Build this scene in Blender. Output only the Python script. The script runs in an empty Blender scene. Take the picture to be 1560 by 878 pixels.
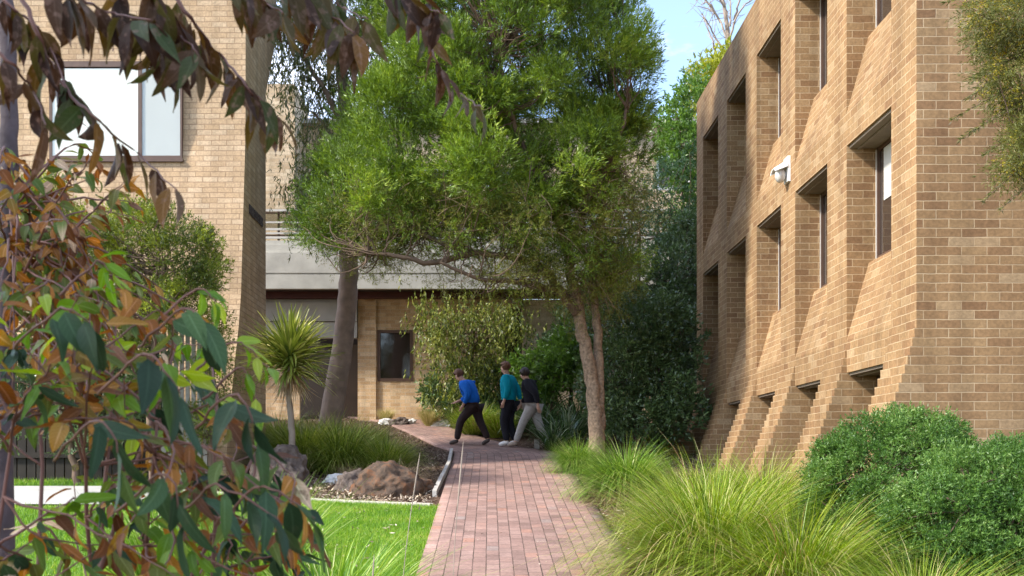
import bpy, math, random
import numpy as np
from mathutils import Vector
R = math.radians
rng = np.random.default_rng(7)
random.seed(7)
SC = bpy.context.scene
COL = SC.collection
F = 1720.0
EYE = 1.82
def W(px, py, Y):                      # point seen in the photo at (px,py) standing Y metres ahead
    return np.array([(px-748)*Y/F, Y, EYE+(706-py)*Y/F])
def g(x, y):                           # height of the rising ground
    y = np.asarray(y, dtype=float)
    z = np.where(y < 23, .094*y, .094*23+(y-23)*.17)
    z = np.where(y > 28, .094*23+5*.17+(y-28)*.01, z)
    z = np.where(y < -6, -.564+(y+6)*.01, z)
    return z
def gz(x, y): return float(g(x, y))
# ---------------------------------------------------------------- mesh builders
class MB:
    def __init__(s): s.v = []; s.f = []
    def add(s, vs, fs):
        n = len(s.v); s.v += [tuple(map(float, p)) for p in vs]; s.f += [tuple(i+n for i in f) for f in fs]; return s
    def box(s, x0, x1, y0, y1, z0, z1):
        vs = [(x, y, z) for x in (x0, x1) for y in (y0, y1) for z in (z0, z1)]
        return s.add(vs, [(0,1,3,2),(4,6,7,5),(0,4,5,1),(2,3,7,6),(0,2,6,4),(1,5,7,3)])
    def prism_y(s, prof, y0, y1):       # profile of (x,z)
        n = len(prof)
        vs = [(x, y0, z) for x, z in prof]+[(x, y1, z) for x, z in prof]
        fs = [tuple(range(n)), tuple(range(2*n-1, n-1, -1))]+[(i, i+n, (i+1) % n+n, (i+1) % n) for i in range(n)]
        return s.add(vs, fs)
    def prism_x(s, prof, x0, x1):       # profile of (y,z)
        n = len(prof)
        vs = [(x0, y, z) for y, z in prof]+[(x1, y, z) for y, z in prof]
        fs = [tuple(range(n)), tuple(range(2*n-1, n-1, -1))]+[(i, i+n, (i+1) % n+n, (i+1) % n) for i in range(n)]
        return s.add(vs, fs)
    def tube(s, pts, rad, n=7, wob=0.0):
        pts = [np.array(p, float) for p in pts]
        if not hasattr(rad, '__len__'): rad = [rad]*len(pts)
        vs = []
        for i, p in enumerate(pts):
            d = pts[min(i+1, len(pts)-1)]-pts[max(i-1, 0)]
            d = d/(np.linalg.norm(d)+1e-9)
            a = np.cross(d, (0, 1, 0) if abs(d[1]) < .9 else (1, 0, 0)); a /= np.linalg.norm(a)
            b = np.cross(d, a)
            for k in range(n):
                t = 2*math.pi*k/n; r = rad[i]*(1+wob*random.uniform(-1, 1))
                vs.append(p+r*(a*math.cos(t)+b*math.sin(t)))
        m = len(pts)
        fs = [(i*n+k, i*n+(k+1) % n, (i+1)*n+(k+1) % n, (i+1)*n+k) for i in range(m-1) for k in range(n)]
        fs += [tuple(range(n-1, -1, -1)), tuple((m-1)*n+k for k in range(n))]
        return s.add(vs, fs)
def smooth_pts(P, rads=None, sub=5, jit=0.0):
    P = [np.array(p, float) for p in P]; out = []; ro = []
    for i in range(len(P)-1):
        p0 = P[max(i-1, 0)]; p1 = P[i]; p2 = P[i+1]; p3 = P[min(i+2, len(P)-1)]
        for k in range(sub):
            t = k/sub
            q = .5*((2*p1)+(-p0+p2)*t+(2*p0-5*p1+4*p2-p3)*t*t+(-p0+3*p1-3*p2+p3)*t**3)
            out.append(q+rng.normal(0, jit, 3) if jit else q)
            if rads is not None: ro.append(rads[i]*(1-t)+rads[i+1]*t)
    out.append(P[-1])
    if rads is not None: ro.append(rads[-1]); return out, ro
    return out
def raw_mesh(name, V, Fc, mat=None, attr=None, smooth=False):
    """V (n,3) array, Fc (m,4) or (m,3) int array"""
    me = bpy.data.meshes.new(name)
    V = np.ascontiguousarray(V, dtype=np.float32); Fc = np.ascontiguousarray(Fc, dtype=np.int32)
    k = Fc.shape[1]
    me.vertices.add(len(V)); me.vertices.foreach_set('co', V.ravel())
    me.loops.add(Fc.size); me.loops.foreach_set('vertex_index', Fc.ravel())
    me.polygons.add(len(Fc)); me.polygons.foreach_set('loop_start', np.arange(0, Fc.size, k, dtype=np.int32))
    me.update(calc_edges=True)
    if attr is not None:
        a = me.attributes.new('v', 'FLOAT', 'POINT'); a.data.foreach_set('value', np.ascontiguousarray(attr, dtype=np.float32))
    if smooth: me.polygons.foreach_set('use_smooth', np.ones(len(Fc), dtype=bool))
    if mat: me.materials.append(mat)
    return me
def origin(parent):
    o = np.zeros(3)
    while parent is not None:
        o += np.array(parent.location); parent = parent.parent
    return o
def link(name, me, parent=None, loc=None):
    o = bpy.data.objects.new(name, me); COL.objects.link(o)
    if parent is not None: o.parent = parent
    if loc is not None: o.location = loc
    return o
def obj(name, mb, mat, parent=None, loc=None, smooth=False, uv=None):
    org = origin(parent)
    if loc is not None: org = org+np.array(loc, float)
    me = bpy.data.meshes.new(name)
    me.from_pydata([tuple(np.array(v)-org) for v in mb.v], [], mb.f); me.update()
    if smooth: me.polygons.foreach_set('use_smooth', np.ones(len(me.polygons), dtype=bool))
    if mat: me.materials.append(mat)
    import bmesh
    bm = bmesh.new(); bm.from_mesh(me); bmesh.ops.recalc_face_normals(bm, faces=bm.faces); bm.to_mesh(me); bm.free()
    return link(name, me, parent, loc)
def leafobj(name, L, mat, parent=None, loc=None, smooth=False):
    V, Fc, A = L
    org = origin(parent)
    if loc is not None: org = org+np.array(loc, float)
    return link(name, raw_mesh(name, V-org, Fc, mat, A, smooth), parent, loc)
def bigobj(name, L, mat, parent, rows=7):
    V, Fc, A = L
    me = raw_mesh(name, V-origin(parent), Fc, mat, A, True)
    n = len(V)//(3*(rows+1)); uvv = np.stack([np.tile([0, .5, 1], rows+1), np.repeat(np.arange(rows+1)/rows, 3)], 1)
    uvv = np.tile(uvv, (n, 1)).astype(np.float32); li = np.zeros(len(me.loops), dtype=np.int32); me.loops.foreach_get('vertex_index', li)
    me.uv_layers.new(name='UVMap').data.foreach_set('uv', uvv[li].ravel())
    return link(name, me, parent)
def tag(o, label=None, cat=None, group=None, kind=None):
    if label: o['label'] = label
    if cat: o['category'] = cat
    if group: o['group'] = group
    if kind: o['kind'] = kind
    return o
def thing(name, label, cat, loc, group=None):
    o = bpy.data.objects.new(name, None); COL.objects.link(o); o.location = tuple(map(float, loc)); o.empty_display_size = .2
    return tag(o, label, cat, group)
def copy_tree(o, parent=None):
    c = o.copy(); COL.objects.link(c); c.parent = parent
    for ch in o.children: copy_tree(ch, c)
    return c
# ---------------------------------------------------------------- leaves
def nrm(a): return a/(np.linalg.norm(a, axis=-1, keepdims=True)+1e-9)
def quads(P, D, L, Wd, r, wdir=None):
    """one diamond leaf per row"""
    n = len(P)
    if wdir is None:
        wdir = r.normal(size=(n, 3)); wdir -= D*(wdir*D).sum(1, keepdims=True); wdir = nrm(wdir)
    L = np.asarray(L).reshape(-1, 1)*np.ones((n, 1)); Wd = np.asarray(Wd).reshape(-1, 1)*np.ones((n, 1))
    V = np.stack([P, P+.42*L*D+.5*Wd*wdir, P+L*D, P+.42*L*D-.5*Wd*wdir], 1).reshape(-1, 3)
    return V, np.arange(4*n).reshape(n, 4), np.repeat(r.random(n), 4)
def merge(Ls):
    Ls = [l for l in Ls if l is not None]
    V = []; Fc = []; A = []; k = 0
    for v, f, a in Ls:
        V.append(v); Fc.append(f+k); A.append(a); k += len(v)
    return np.concatenate(V), np.concatenate(Fc), np.concatenate(A)
def ball(n, r):
    d = nrm(r.normal(size=(n, 3))); return d*(r.random((n, 1))**(1/2.2))
def clumps(C, Rr, out, r, ntuft, nleaf, L, Wd, twig=.12, spread=.6, up=.4, outw=.3, down=0.0, flat=.85, tone=.5, droop=0):
    """C centres (m,3), Rr radii (m,), out outward dirs (m,3). sprays of leaves through each clump's volume"""
    m = len(C); n = m*ntuft
    c = np.repeat(C, ntuft, 0); rr = np.repeat(Rr, ntuft)[:, None]; o = np.repeat(out, ntuft, 0)
    b = ball(n, r); b[:, 2] *= flat
    p = c+b*rr
    ax = nrm(b*.8+o*outw+np.array([0, 0, up-down])+r.normal(size=(n, 3))*.35)
    N = n*nleaf
    P0 = np.repeat(p, nleaf, 0); AX = np.repeat(ax, nleaf, 0)
    t = r.random((N, 1))
    D = nrm(AX*(1-spread*.5)+r.normal(size=(N, 3))*spread*.6+np.array([0, 0, -droop]))
    P = P0+AX*twig*t+r.normal(size=(N, 3))*twig*.08
    V, Fc, A = quads(P, D, L*r.uniform(.6, 1.2, N), Wd*r.uniform(.7, 1.2, N), r)
    ct = np.repeat(r.random(m), ntuft); tt = np.repeat(ct*tone+(1-tone)*r.random(n), nleaf*4)
    return V, Fc, np.clip(.65*tt+.35*A, 0, 1)
def shell(ells, n, r, keep=.9, inner=.25, zmin=None):
    """clump centres on a union of ellipsoids (centre, radii)"""
    E = [(np.array(c, float), np.array(q, float)) for c, q in ells]
    area = np.array([(q[0]*q[1]*q[2])**(2/3) for c, q in E]); area /= area.sum()
    C = []; O = []
    while len(C) < n:
        k = r.choice(len(E), p=area); c, q = E[k]
        d = nrm(r.normal(size=3)); s = r.uniform(.82, 1.03) if r.random() > inner else r.uniform(.35, .8)
        p = c+d*q*s
        if zmin is not None and p[2] < zmin: continue
        bad = any((((p-c2)/q2)**2).sum() < keep**2*(.6 if s < .8 else 1) for j, (c2, q2) in enumerate(E) if j != k) and s > .8
        if bad: continue
        C.append(p); O.append(nrm(d/q))
    return np.array(C), np.array(O)
def blades(n, R0, L0, L1, w, lean, droop, r, seg=5, tilt=None, up=0):
    az = r.random(n)*2*np.pi; q = np.sqrt(r.random(n))
    P = np.stack([R0*q*np.cos(az), R0*q*np.sin(az), np.zeros(n)], 1)
    az = az+r.normal(0, .5, n)
    th = lean*q*r.uniform(.5, 1.2, n)+np.abs(r.normal(0, .08, n))
    dr = droop*r.uniform(.35, 1.35, n)
    L = r.uniform(L0, L1, n); L = L*(1-.25*(1-q)*0)
    H = np.stack([np.cos(az), np.sin(az), np.zeros(n)], 1)
    S = np.stack([-np.sin(az+r.normal(0, .7, n)), np.cos(az), np.zeros(n)], 1); S = nrm(S)
    rows = []; p = P.copy()
    for i in range(seg+1):
        t = i/seg
        ww = w*(1-t**2.2*.92)*(.75+.25*min(1, t*4))
        rows.append(p-S*ww/2); rows.append(p+S*ww/2)
        a = np.minimum(th+dr*(t+.5/seg)**1.5, 2.7)[:, None]
        p = p+(L[:, None]/seg)*(np.cos(a)*np.array([0, 0, 1])+np.sin(a)*H)
    V = np.stack(rows, 1)
    k = 2*(seg+1); base = (np.arange(n)*k)[:, None]
    Fc = np.concatenate([base+np.array([[2*i, 2*i+1, 2*i+3, 2*i+2]]) for i in range(seg)], 1).reshape(-1, 4)
    return V.reshape(-1, 3), Fc, np.repeat(r.random(n), k)
def bigleaves(P, D, N, L, Wd, bend, r, rows=7, fold=.18, curl=None):
    """curved folded leaves with a midrib; P base, D direction, N face normal"""
    n = len(P); D = nrm(D); N = N-D*(N*D).sum(1, keepdims=True); N = nrm(N); S = np.cross(D, N)
    L = np.asarray(L)[:, None]; Wd = np.asarray(Wd)[:, None]; bend = np.asarray(bend)[:, None]
    out = []; p = P.copy(); d = D.copy()
    side = r.normal(0, .25, (n, 1))
    for i in range(rows+1):
        t = i/rows
        w = Wd*.5*(math.sin(math.pi*min(1, t**.75))**.85*(1-.25*t) if 0 < t < 1 else .02)
        u = N*fold*w*2
        wav = N*Wd*.06*np.sin(t*9+r.random((n, 1))*0+side*20)
        out += [p-S*w+u+wav, p, p+S*w+u-wav]
        a = bend/rows
        d = nrm(d-N*a+S*side/rows)
        N = nrm(N-d*(N*d).sum(1, keepdims=True)); S = np.cross(d, N)
        p = p+d*L/rows
    V = np.stack(out, 1); k = 3*(rows+1); base = (np.arange(n)*k)[:, None]
    fs = []
    for i in range(rows):
        fs += [[3*i, 3*i+1, 3*i+4, 3*i+3], [3*i+1, 3*i+2, 3*i+5, 3*i+4]]
    Fc = np.concatenate([base+np.array([f]) for f in fs], 1).reshape(-1, 4)
    return V.reshape(-1, 3), Fc, np.repeat(r.random(n), k)
# ---------------------------------------------------------------- materials
def newmat(name):
    m = bpy.data.materials.new(name); m.use_nodes = True; nt = m.node_tree; nt.nodes.clear()
    return m, nt, nt.nodes, nt.links
def ramp(ns, stops, interp='LINEAR'):
    n = ns.new('ShaderNodeValToRGB'); cr = n.color_ramp; cr.interpolation = interp
    while len(cr.elements) > 1: cr.elements.remove(cr.elements[-1])
    cr.elements[0].position = stops[0][0]; cr.elements[0].color = (*stops[0][1], 1)
    for p, c in stops[1:]:
        e = cr.elements.new(p); e.color = (*c, 1)
    return n
def plain(name, col, rough=.7, metal=0, var=.15, scale=8, bump=.0, bscale=40, spec=.5):
    m, nt, ns, ln = newmat(name)
    out = ns.new('ShaderNodeOutputMaterial'); b = ns.new('ShaderNodeBsdfPrincipled')
    ln.new(b.outputs[0], out.inputs[0])
    geo = ns.new('ShaderNodeNewGeometry')
    nz = ns.new('ShaderNodeTexNoise'); nz.inputs['Scale'].default_value = scale; nz.inputs['Detail'].default_value = 6
    ln.new(geo.outputs['Position'], nz.inputs['Vector'])
    c = np.array(col)
    rp = ramp(ns, [(.25, tuple(c*(1-var))), (.75, tuple(np.minimum(c*(1+var), 1)))])
    ln.new(nz.outputs['Fac'], rp.inputs[0]); ln.new(rp.outputs[0], b.inputs['Base Color'])
    b.inputs['Roughness'].default_value = rough; b.inputs['Metallic'].default_value = metal
    b.inputs['Specular IOR Level'].default_value = spec
    if bump:
        n2 = ns.new('ShaderNodeTexNoise'); n2.inputs['Scale'].default_value = bscale; n2.inputs['Detail'].default_value = 8
        ln.new(geo.outputs['Position'], n2.inputs['Vector'])
        bp = ns.new('ShaderNodeBump'); bp.inputs['Strength'].default_value = bump; bp.inputs['Distance'].default_value = .02
        ln.new(n2.outputs['Fac'], bp.inputs['Height']); ln.new(bp.outputs[0], b.inputs['Normal'])
    return m
def leafmat(name, stops, transl=.3, rough=.5, clump=.35, cscale=1.2, spec=.4, mottle=None, veins=0):
    m, nt, ns, ln = newmat(name)
    out = ns.new('ShaderNodeOutputMaterial'); b = ns.new('ShaderNodeBsdfPrincipled'); tr = ns.new('ShaderNodeBsdfTranslucent'); mx = ns.new('ShaderNodeMixShader')
    at = ns.new('ShaderNodeAttribute'); at.attribute_name = 'v'
    geo = ns.new('ShaderNodeNewGeometry'); nz = ns.new('ShaderNodeTexNoise'); nz.inputs['Scale'].default_value = cscale; nz.inputs['Detail'].default_value = 3
    ln.new(geo.outputs['Position'], nz.inputs['Vector'])
    s = ns.new('ShaderNodeMath'); s.operation = 'MULTIPLY_ADD'; s.inputs[1].default_value = clump*2.5; s.inputs[2].default_value = -clump*1.25
    ln.new(nz.outputs['Fac'], s.inputs[0])
    ad = ns.new('ShaderNodeMath'); ad.operation = 'ADD'; ad.use_clamp = True
    ln.new(at.outputs['Fac'], ad.inputs[0]); ln.new(s.outputs[0], ad.inputs[1])
    rp = ramp(ns, stops); ln.new(ad.outputs[0], rp.inputs[0])
    colr = rp.outputs[0]
    if mottle:
        n2 = ns.new('ShaderNodeTexNoise'); n2.inputs['Scale'].default_value = mottle[0]; n2.inputs['Detail'].default_value = 5
        ln.new(geo.outputs['Position'], n2.inputs['Vector'])
        r2 = ramp(ns, [(mottle[1], (0, 0, 0)), (mottle[1]+.08, (1, 1, 1))]); ln.new(n2.outputs['Fac'], r2.inputs[0])
        mc = ns.new('ShaderNodeMix'); mc.data_type = 'RGBA'; mc.inputs['B'].default_value = (*mottle[2], 1)
        f = ns.new('ShaderNodeMath'); f.operation = 'MULTIPLY'; f.inputs[1].default_value = mottle[3]
        ln.new(r2.outputs[0], f.inputs[0]); ln.new(f.outputs[0], mc.inputs['Factor']); ln.new(colr, mc.inputs['A']); colr = mc.outputs['Result']
    if veins:
        def mt(op, a, bb=None, cc=None):
            n = ns.new('ShaderNodeMath'); n.operation = op
            for i, q in enumerate((a, bb, cc)):
                if q is None: continue
                if isinstance(q, (int, float)): n.inputs[i].default_value = q
                else: ln.new(q, n.inputs[i])
            return n.outputs[0]
        uvn = ns.new('ShaderNodeUVMap'); uvn.uv_map = 'UVMap'; sp = ns.new('ShaderNodeSeparateXYZ'); ln.new(uvn.outputs[0], sp.inputs[0])
        s = mt('ABSOLUTE', mt('MULTIPLY_ADD', sp.outputs[0], 2.0, -1.0))
        rib = mt('LESS_THAN', s, .10)
        fr = mt('FRACT', mt('MULTIPLY_ADD', s, -1.6, mt('MULTIPLY', sp.outputs[1], 9.0)))
        sv = mt('MULTIPLY', mt('LESS_THAN', fr, .14), .45)
        vf = mt('MULTIPLY', mt('MAXIMUM', rib, sv), veins)
        vc = ns.new('ShaderNodeMix'); vc.data_type = 'RGBA'; ln.new(vf, vc.inputs['Factor']); ln.new(colr, vc.inputs['A'])
        lt = ns.new('ShaderNodeHueSaturation'); lt.inputs['Value'].default_value = 2.2; lt.inputs['Saturation'].default_value = .8; ln.new(colr, lt.inputs['Color']); ln.new(lt.outputs[0], vc.inputs['B']); colr = vc.outputs['Result']
        bp = ns.new('ShaderNodeBump'); bp.inputs['Strength'].default_value = .35; bp.inputs['Distance'].default_value = .002; ln.new(vf, bp.inputs['Height']); ln.new(bp.outputs[0], b.inputs['Normal'])
    ln.new(colr, b.inputs['Base Color'])
    hs = ns.new('ShaderNodeHueSaturation'); hs.inputs['Value'].default_value = 1.5; hs.inputs['Saturation'].default_value = 1.1; hs.inputs['Hue'].default_value = .49
    ln.new(colr, hs.inputs['Color']); ln.new(hs.outputs[0], tr.inputs[0])
    b.inputs['Roughness'].default_value = rough; b.inputs['Specular IOR Level'].default_value = spec
    mx.inputs[0].default_value = transl
    ln.new(b.outputs[0], mx.inputs[1]); ln.new(tr.outputs[0], mx.inputs[2]); ln.new(mx.outputs[0], out.inputs[0])
    return m
def brickmat(name, stops, mortar, bump=.6, soil=None, msize=.012, pav=False):
    m, nt, ns, ln = newmat(name)
    out = ns.new('ShaderNodeOutputMaterial'); b = ns.new('ShaderNodeBsdfPrincipled'); ln.new(b.outputs[0], out.inputs[0])
    geo = ns.new('ShaderNodeNewGeometry')
    if pav:
        uvn = ns.new('ShaderNodeUVMap'); uvn.uv_map = 'UVMap'; vec = uvn.outputs[0]; bw, rh = .235, .1155
    else:
        bw, rh = .24, .086
        sp = ns.new('ShaderNodeSeparateXYZ'); ln.new(geo.outputs['Position'], sp.inputs[0])
        sn = ns.new('ShaderNodeSeparateXYZ'); ln.new(geo.outputs['True Normal'], sn.inputs[0])
        def mt(op, a, bb=None):
            n = ns.new('ShaderNodeMath'); n.operation = op
            for i, q in enumerate((a, bb)):
                if q is None: continue
                if isinstance(q, (int, float)): n.inputs[i].default_value = q
                else: ln.new(q, n.inputs[i])
            return n.outputs[0]
        ax = mt('ABSOLUTE', sn.outputs[0]); ay = mt('ABSOLUTE', sn.outputs[1]); az = mt('ABSOLUTE', sn.outputs[2])
        selx = mt('GREATER_THAN', ax, ay); flat = mt('GREATER_THAN', az, .95)
        def mixf(f, a, bb):
            n = ns.new('ShaderNodeMix'); n.data_type = 'FLOAT'; ln.new(f, n.inputs[0]); ln.new(a, n.inputs[2]); ln.new(bb, n.inputs[3]); return n.outputs[0]
        u = mixf(selx, sp.outputs[0], sp.outputs[1])
        v = mixf(flat, sp.outputs[2], sp.outputs[0])
        u = mixf(flat, u, sp.outputs[1])
        cb = ns.new('ShaderNodeCombineXYZ'); ln.new(u, cb.inputs[0]); ln.new(v, cb.inputs[1]); vec = cb.outputs[0]
    # slightly wavering joints
    wn = ns.new('ShaderNodeTexNoise'); wn.inputs['Scale'].default_value = 9; wn.inputs['Detail'].default_value = 2
    ln.new(geo.outputs['Position'], wn.inputs['Vector'])
    wa = ns.new('ShaderNodeVectorMath'); wa.operation = 'MULTIPLY_ADD'; wa.inputs[1].default_value = (.012,)*3; 
    ln.new(wn.outputs['Color'], wa.inputs[0]); ln.new(vec, wa.inputs[2]); vec = wa.outputs[0]
    br = ns.new('ShaderNodeTexBrick'); ln.new(vec, br.inputs['Vector'])
    br.inputs['Scale'].default_value = 1; br.inputs['Brick Width'].default_value = bw; br.inputs['Row Height'].default_value = rh
    br.inputs['Mortar Size'].default_value = msize/2; br.inputs['Mortar Smooth'].default_value = .3
    br.inputs['Color1'].default_value = (0, 0, 0, 1); br.inputs['Color2'].default_value = (1, 1, 1, 1); br.inputs['Mortar'].default_value = (.5, .5, .5, 1)
    rp = ramp(ns, stops); ln.new(br.outputs['Color'], rp.inputs[0])
    nz = ns.new('ShaderNodeTexNoise'); nz.inputs['Scale'].default_value = 35; nz.inputs['Detail'].default_value = 6; ln.new(geo.outputs['Position'], nz.inputs['Vector'])
    n3 = ns.new('ShaderNodeTexNoise'); n3.inputs['Scale'].default_value = .9; n3.inputs['Detail'].default_value = 5; ln.new(geo.outputs['Position'], n3.inputs['Vector'])
    def mul(a, fac, lo, hi):
        r1 = ramp(ns, [(.3, (lo,)*3), (.7, (hi,)*3)]); ln.new(fac, r1.inputs[0])
        mm = ns.new('ShaderNodeMix'); mm.data_type = 'RGBA'; mm.blend_type = 'MULTIPLY'; mm.inputs['Factor'].default_value = 1
        ln.new(a, mm.inputs['A']); ln.new(r1.outputs[0], mm.inputs['B']); return mm.outputs['Result']
    c = mul(rp.outputs[0], nz.outputs['Fac'], .8, 1.15)
    mo = ns.new('ShaderNodeMix'); mo.data_type = 'RGBA'; mo.inputs['B'].default_value = (*mortar, 1)
    n4 = ns.new('ShaderNodeTexNoise'); n4.inputs['Scale'].default_value = 3.5; n4.inputs['Detail'].default_value = 3; ln.new(geo.outputs['Position'], n4.inputs['Vector'])
    r4 = ramp(ns, [(.35, (.55,)*3), (.6, (1, 1, 1))]); ln.new(n4.outputs['Fac'], r4.inputs[0])
    m4 = ns.new('ShaderNodeMath'); m4.operation = 'MULTIPLY'; ln.new(br.outputs['Fac'], m4.inputs[0]); ln.new(r4.outputs[0], m4.inputs[1])
    ln.new(m4.outputs[0], mo.inputs['Factor']); ln.new(c, mo.inputs['A'])
    c = mul(mo.outputs['Result'], n3.outputs['Fac'], .86, 1.1)
    if not pav:      # faint run-off streaks and weathering
        mpp = ns.new('ShaderNodeMapping'); mpp.inputs['Scale'].default_value = (3.2, 3.2, .22); ln.new(geo.outputs['Position'], mpp.inputs[0])
        n5 = ns.new('ShaderNodeTexNoise'); n5.inputs['Scale'].default_value = 1.6; n5.inputs['Detail'].default_value = 6; ln.new(mpp.outputs[0], n5.inputs['Vector'])
        c = mul(c, n5.outputs['Fac'], .78, 1.08)
    else:
        n5 = ns.new('ShaderNodeTexNoise'); n5.inputs['Scale'].default_value = 2.3; n5.inputs['Detail'].default_value = 7; n5.inputs['Roughness'].default_value = .7; ln.new(geo.outputs['Position'], n5.inputs['Vector'])
        c = mul(c, n5.outputs['Fac'], .72, 1.12)
    ln.new(c, b.inputs['Base Color']); b.inputs['Roughness'].default_value = .85; b.inputs['Specular IOR Level'].default_value = .25
    inv = ns.new('ShaderNodeMath'); inv.operation = 'MULTIPLY_ADD'; inv.inputs[1].default_value = -1; 
    ln.new(br.outputs['Fac'], inv.inputs[0]); 
    hn = ns.new('ShaderNodeMath'); hn.operation = 'MULTIPLY'; hn.inputs[1].default_value = .5; ln.new(nz.outputs['Fac'], hn.inputs[0]); ln.new(hn.outputs[0], inv.inputs[2])
    hb = ns.new('ShaderNodeMath'); hb.operation = 'MULTIPLY_ADD'; hb.inputs[1].default_value = .35; ln.new(br.outputs['Color'], hb.inputs[0]); ln.new(inv.outputs[0], hb.inputs[2])
    bp = ns.new('ShaderNodeBump'); bp.inputs['Strength'].default_value = bump; bp.inputs['Distance'].default_value = .008
    ln.new(hb.outputs[0], bp.inputs['Height']); ln.new(bp.outputs[0], b.inputs['Normal'])
    return m
M = {}
M['brick'] = brickmat('tan_brick', [(0, (.215, .118, .056)), (.12, (.262, .152, .072)), (.6, (.285, .173, .082)), (.9, (.31, .195, .095)), (1, (.36, .245, .135))], (.47, .34, .205), msize=.010)
M['cream'] = brickmat('cream_brick', [(0, (.45, .305, .175)), (.5, (.50, .345, .205)), (1, (.55, .40, .255))], (.30, .20, .12), msize=.014)
M['farbrick'] = brickmat('far_brick', [(0, (.50, .32, .165)), (.5, (.60, .40, .22)), (1, (.68, .50, .31))], (.55, .45, .33))
M['palebrick'] = brickmat('pale_brick', [(0, (.50, .37, .23)), (.5, (.60, .46, .30)), (1, (.68, .55, .38))], (.50, .40, .28))
M['paver'] = brickmat('red_paver', [(0, (.23, .145, .12)), (.2, (.275, .17, .14)), (.5, (.30, .187, .153)), (.85, (.325, .21, .175)), (.96, (.35, .19, .14)), (1, (.29, .225, .20))], (.075, .05, .04), pav=True, msize=.010)
M['concrete'] = plain('concrete', (.40, .385, .34), .85, var=.22, scale=2.5, bump=.15)
M['palecon'] = plain('pale_concrete', (.40, .385, .35), .85, var=.12, scale=3, bump=.1)
M['kerbcon'] = plain('kerb_concrete', (.48, .43, .36), .9, var=.25, scale=9, bump=.3)
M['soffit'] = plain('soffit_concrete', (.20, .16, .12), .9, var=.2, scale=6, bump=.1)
M['frame_light'] = plain('light_metal_frame', (.62, .60, .56), .4, metal=.3, var=.05)
M['frame_brown'] = plain('brown_frame', (.10, .055, .035), .5, var=.2)
M['redsteel'] = plain('dark_red_steel', (.075, .018, .014), .5, var=.2)
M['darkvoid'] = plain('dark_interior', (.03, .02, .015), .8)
M['door'] = plain('brown_door', (.075, .048, .03), .45, var=.2, scale=3)
M['copper'] = plain('grey_green_coping', (.30, .33, .27), .6, var=.15)
M['blind'] = plain('white_blind', (.86, .84, .76), .6, var=.03, scale=2)
M['greyblind'] = plain('grey_blind', (.50, .49, .45), .5, var=.04, scale=2)
M['white'] = plain('white_paint', (.80, .80, .78), .4, var=.03)
M['letters'] = plain('dark_bronze_letter', (.04, .025, .02), .5)
M['timber'] = plain('grey_timber', (.42, .39, .35), .85, var=.3, scale=14, bump=.4)
M['slat'] = plain('pale_grey_timber', (.34, .31, .27), .85, var=.25, scale=9, bump=.2)
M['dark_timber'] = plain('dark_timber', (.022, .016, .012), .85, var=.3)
M['bark'] = plain('rough_bark', (.25, .175, .115), .95, var=.55, scale=22, bump=1.0, bscale=30)
M['bark_grey'] = plain('smooth_grey_bark', (.25, .175, .13), .85, var=.35, scale=5, bump=.5, bscale=18)
M['bark_twig'] = plain('twig_bark', (.13, .085, .055), .9, var=.3)
M['bark_pale'] = plain('pale_twig', (.29, .23, .18), .9, var=.2)
M['bark_red'] = plain('reddish_stem', (.16, .07, .05), .6, var=.3)
M['bark_plum'] = plain('plum_grey_bark', (.085, .06, .06), .75, var=.4, scale=14, bump=.3)
def glassmat():
    m, nt, ns, ln = newmat('dark_glass'); out = ns.new('ShaderNodeOutputMaterial'); b = ns.new('ShaderNodeBsdfPrincipled'); ln.new(b.outputs[0], out.inputs[0])
    b.inputs['Base Color'].default_value = (.035, .025, .02, 1); b.inputs['Roughness'].default_value = .04; b.inputs['Specular IOR Level'].default_value = .6
    geo = ns.new('ShaderNodeNewGeometry'); nz = ns.new('ShaderNodeTexNoise'); nz.inputs['Scale'].default_value = 1.4; ln.new(geo.outputs['Position'], nz.inputs['Vector'])
    bp = ns.new('ShaderNodeBump'); bp.inputs['Strength'].default_value = .08; bp.inputs['Distance'].default_value = .05; ln.new(nz.outputs['Fac'], bp.inputs['Height']); ln.new(bp.outputs[0], b.inputs['Normal'])
    return m
M['glass'] = glassmat()
def clearglass():
    m, nt, ns, ln = newmat('balustrade_glass'); out = ns.new('ShaderNodeOutputMaterial'); t = ns.new('ShaderNodeBsdfTransparent'); gl = ns.new('ShaderNodeBsdfGlossy'); mx = ns.new('ShaderNodeMixShader')
    t.inputs[0].default_value = (.80, .82, .78, 1); gl.inputs['Roughness'].default_value = .05; gl.inputs[0].default_value = (.8, .85, .85, 1); mx.inputs[0].default_value = .22
    ln.new(t.outputs[0], mx.inputs[1]); ln.new(gl.outputs[0], mx.inputs[2]); ln.new(mx.outputs[0], out.inputs[0]); return m
M['clear'] = clearglass()
M['clear_pane'] = clearglass(); M['clear_pane'].node_tree.nodes['Mix Shader'].inputs[0].default_value = .06; M['clear_pane'].node_tree.nodes['Transparent BSDF'].inputs[0].default_value = (.98, .98, .96, 1)
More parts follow.
